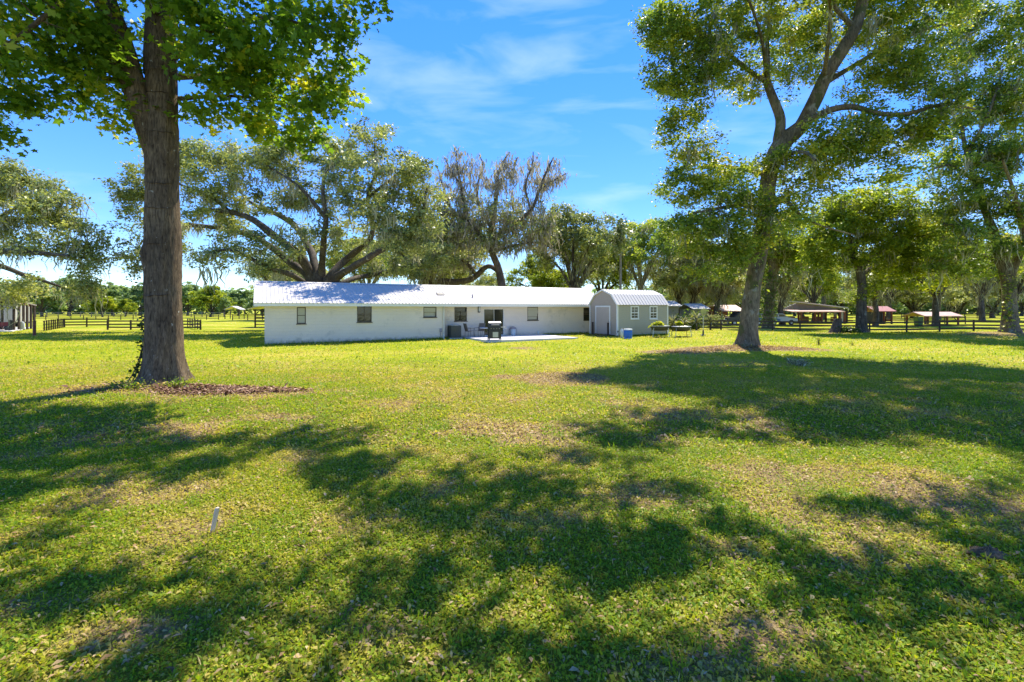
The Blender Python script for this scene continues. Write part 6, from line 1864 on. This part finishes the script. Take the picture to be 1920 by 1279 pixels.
# stump and vines by the right fence
stx, sty = gpt(1566, 41.0)
ST = Tree(131)
root_flare(ST, stx, sty, .36, .95, lobes=4, sides=22, seed=9.0, rt=.30, lean=(.18, 0))
sme = ST.wood[0]
stump = thing('tree_stump', 'grey leaning tree stump standing at the right fence', 'stump', (0, 0, 0))
link('trunk', np_mesh('trunk', sme[0], sme[1], M['bark_live'], smooth=True), stump)
zt_ = gzf(stx, sty) - .12 + .95
MB().lathe([(.30, zt_ - .03), (.27, zt_), (.10, zt_ - .02)], 22, c=(stx + .18 * .95, sty)).obj('cut_top', M['weather_wood'], stump)


def bush(label, name, px, Y, rx, h, n, mat, L, W, tint0=.4, cat='shrub', group=None, seed=1):
    T = Tree(seed)
    x_, y_ = gpt(px, Y)
    tips = np.stack([T.g.normal(0, rx * .55, n), T.g.normal(0, rx * .4, n), h * (.35 + .65 * T.g.random(n))], 1)
    st = np.stack([np.linspace((t_[0] * .3, t_[1] * .3, -.05), t_, 5) for t_ in tips])
    T.wood.append(batch_tube(st, np.full((n, 5), .010), 3))
    T.leaves(st, 11, .09 * max(1, rx), L, W, KITE, .8, .8, tint0, .15)
    mm = T.meshes(M['bark_oak'], mat, None, name)
    e_ = thing(name, label, cat, (x_, y_, gzf(x_, y_)), 0, group)
    link('stem', mm['trunk'], e_); link('foliage', mm['crown'], e_)
    return e_


bush('low dark green vines heaped between the stump and the slender oak', 'vine_shrub', 1590, 40.8, .95, .62, 70, M['ivy'], .14, .11, .5, seed=141)
bush('dense dark shrub just past the shed end', 'shrub', 1268, 47, 1.2, 1.7, 90, M['ivy'], .16, .11, .4, seed=142)
bush('dark tall shrub behind the basketball hoop', 'shrub', 1302, 48, 1.1, 2.1, 90, M['leaf_oak'], .16, .11, .2, seed=143)
bush('brownish shrub under the moss oak right of the hoop', 'shrub', 1342, 50, 1.3, 1.6, 80, M['leaf_live'], .17, .11, .4, seed=144)
bush('small leafy weed standing alone in front of the right fence', 'weed', 1536, 28.5, .18, .46, 12, M['leaf_bright'], .08, .035, .5, 'weed', seed=145)
bush('tiny weed right of the leafy one on the sunny grass', 'weed', 1598, 28.0, .10, .26, 7, M['leaf_bright'], .07, .03, .4, 'weed', seed=146)
bush('green seedlings at the foot of the ringed trunk', 'seedling', 335, 12.9, .35, .22, 30, M['grass'], .06, .035, .3, 'weed', seed=147)
bush('sprouts on the mulch left of the ringed trunk foot', 'seedling', 245, 12.6, .5, .25, 30, M['grass'], .06, .035, .3, 'weed', seed=148)
bush('pale clump of twigs and moss fallen on the shaded lawn', 'brush_pile', 1495, 18.6, .45, .25, 40, M['moss'], .12, .02, .5, 'brush', seed=149)


def yucca(label, px, Y, h, seed, n=34):
    g = np.random.default_rng(seed)
    x_, y_ = gpt(px, Y)
    e_ = thing('yucca_plant', label, 'plant', (x_, y_, gzf(x_, y_)), 0, 'pale spiky plants past the shed')
    MB().lathe([(.10, -.1), (.09, h * .45), (.05, h * .5)], 10).obj('stem', M['bark_live'], e_)
    me_ = MB().add([(0, -.035, 0), (0, .035, 0), (.45, .045, .05), (.45, -.045, .05), (1, 0, -.12), (.45, 0, .015)], [(0, 1, 2, 5), (0, 5, 3), (5, 2, 4), (3, 5, 4)]).mesh('leaf', M['yucca'])
    tt_ = me_.attributes.new('tint', 'FLOAT', 'FACE')
    tt_.data.foreach_set('value', np.full(len(me_.polygons), .6, np.float32))
    for k in range(n):
        o = link('leaf', me_, e_, (0, 0, h * (.35 + .2 * g.random())), (0, -math.radians(g.uniform(-35, 75)), g.random() * 6.28))
        s_ = h * g.uniform(.42, .62)
        o.scale = (s_, s_ * 1.6, s_)


yucca('pale spiky plant nearest the shed end', 1262, 44, 1.7, 5)
yucca('pale spiky plant behind the almost empty tub', 1283, 45, 1.5, 6)
yucca('taller pale spiky plant left of the hoop pole', 1306, 46, 2.0, 7)
yucca('pale spiky plant right of the hoop pole', 1332, 47, 2.0, 8)

# survey stake, ant hill and twig on the near lawn
Yk = CAMH * F / (1003 - HY)
kx = (397 - CX) / F * Yk
stake = thing('wooden_stake', 'pale wooden stake leaning in the near grass', 'stake', (kx, Yk, gzf(kx, Yk)), R(72))
stake.rotation_euler.x = R(9)
MB().prism([(-.024, -.06), (.014, -.06), (.044, .24), (.046, .262), (.012, .266), (.002, .25)], -.010, .010).obj('stake', M['pale_wood'], stake, .003)
hx, hy = gpt(1852, 4.25)
V, Fh = [], []
g = np.random.default_rng(77)
nr, na = 9, 30
for i in range(nr):
    for j in range(na):
        r_ = i / (nr - 1)
        a_ = 2 * math.pi * j / na
        rad_ = r_ * (1 + .18 * math.sin(3 * a_ + 1) + .1 * g.standard_normal())
        V.append((.15 * rad_ * math.cos(a_), .10 * rad_ * math.sin(a_), .055 * max(0, 1 - r_ ** 1.6) + .012 * g.standard_normal() * (r_ < .95) - .01 * (r_ > .9)))
for i in range(nr - 1):
    for j in range(na):
        Fh.append((i * na + j, i * na + (j + 1) % na, (i + 1) * na + (j + 1) % na, (i + 1) * na + j))
tag(link('ant_hill', np_mesh('ant_hill', V, Fh, M['dirt'], smooth=True), None, (hx, hy, gzf(hx, hy) + .02)), 'dark crumbly ant hill in the grass at the lower right', 'ant hill')
tw = MB()
bx_, by_ = gpt(1402, 17.6)
tw.bar((0, 0, 0), (.05, 0, .12), .02, sides=6).bar((.05, 0, .12), (.35, .1, .2), .016, sides=6).bar((.35, .1, .2), (.8, .1, .10), .012, sides=6).bar((.2, .05, .16), (.3, .0, .34), .01, sides=6).bar((-.9, .15, .03), (0, 0, .02), .02, sides=6)
tag(tw.obj('fallen_branch', M['bark_dead'], None, loc=(bx_, by_, gzf(bx_, by_) + .03)), 'thin grey fallen branch on the shaded lawn before the forked oak', 'branch')
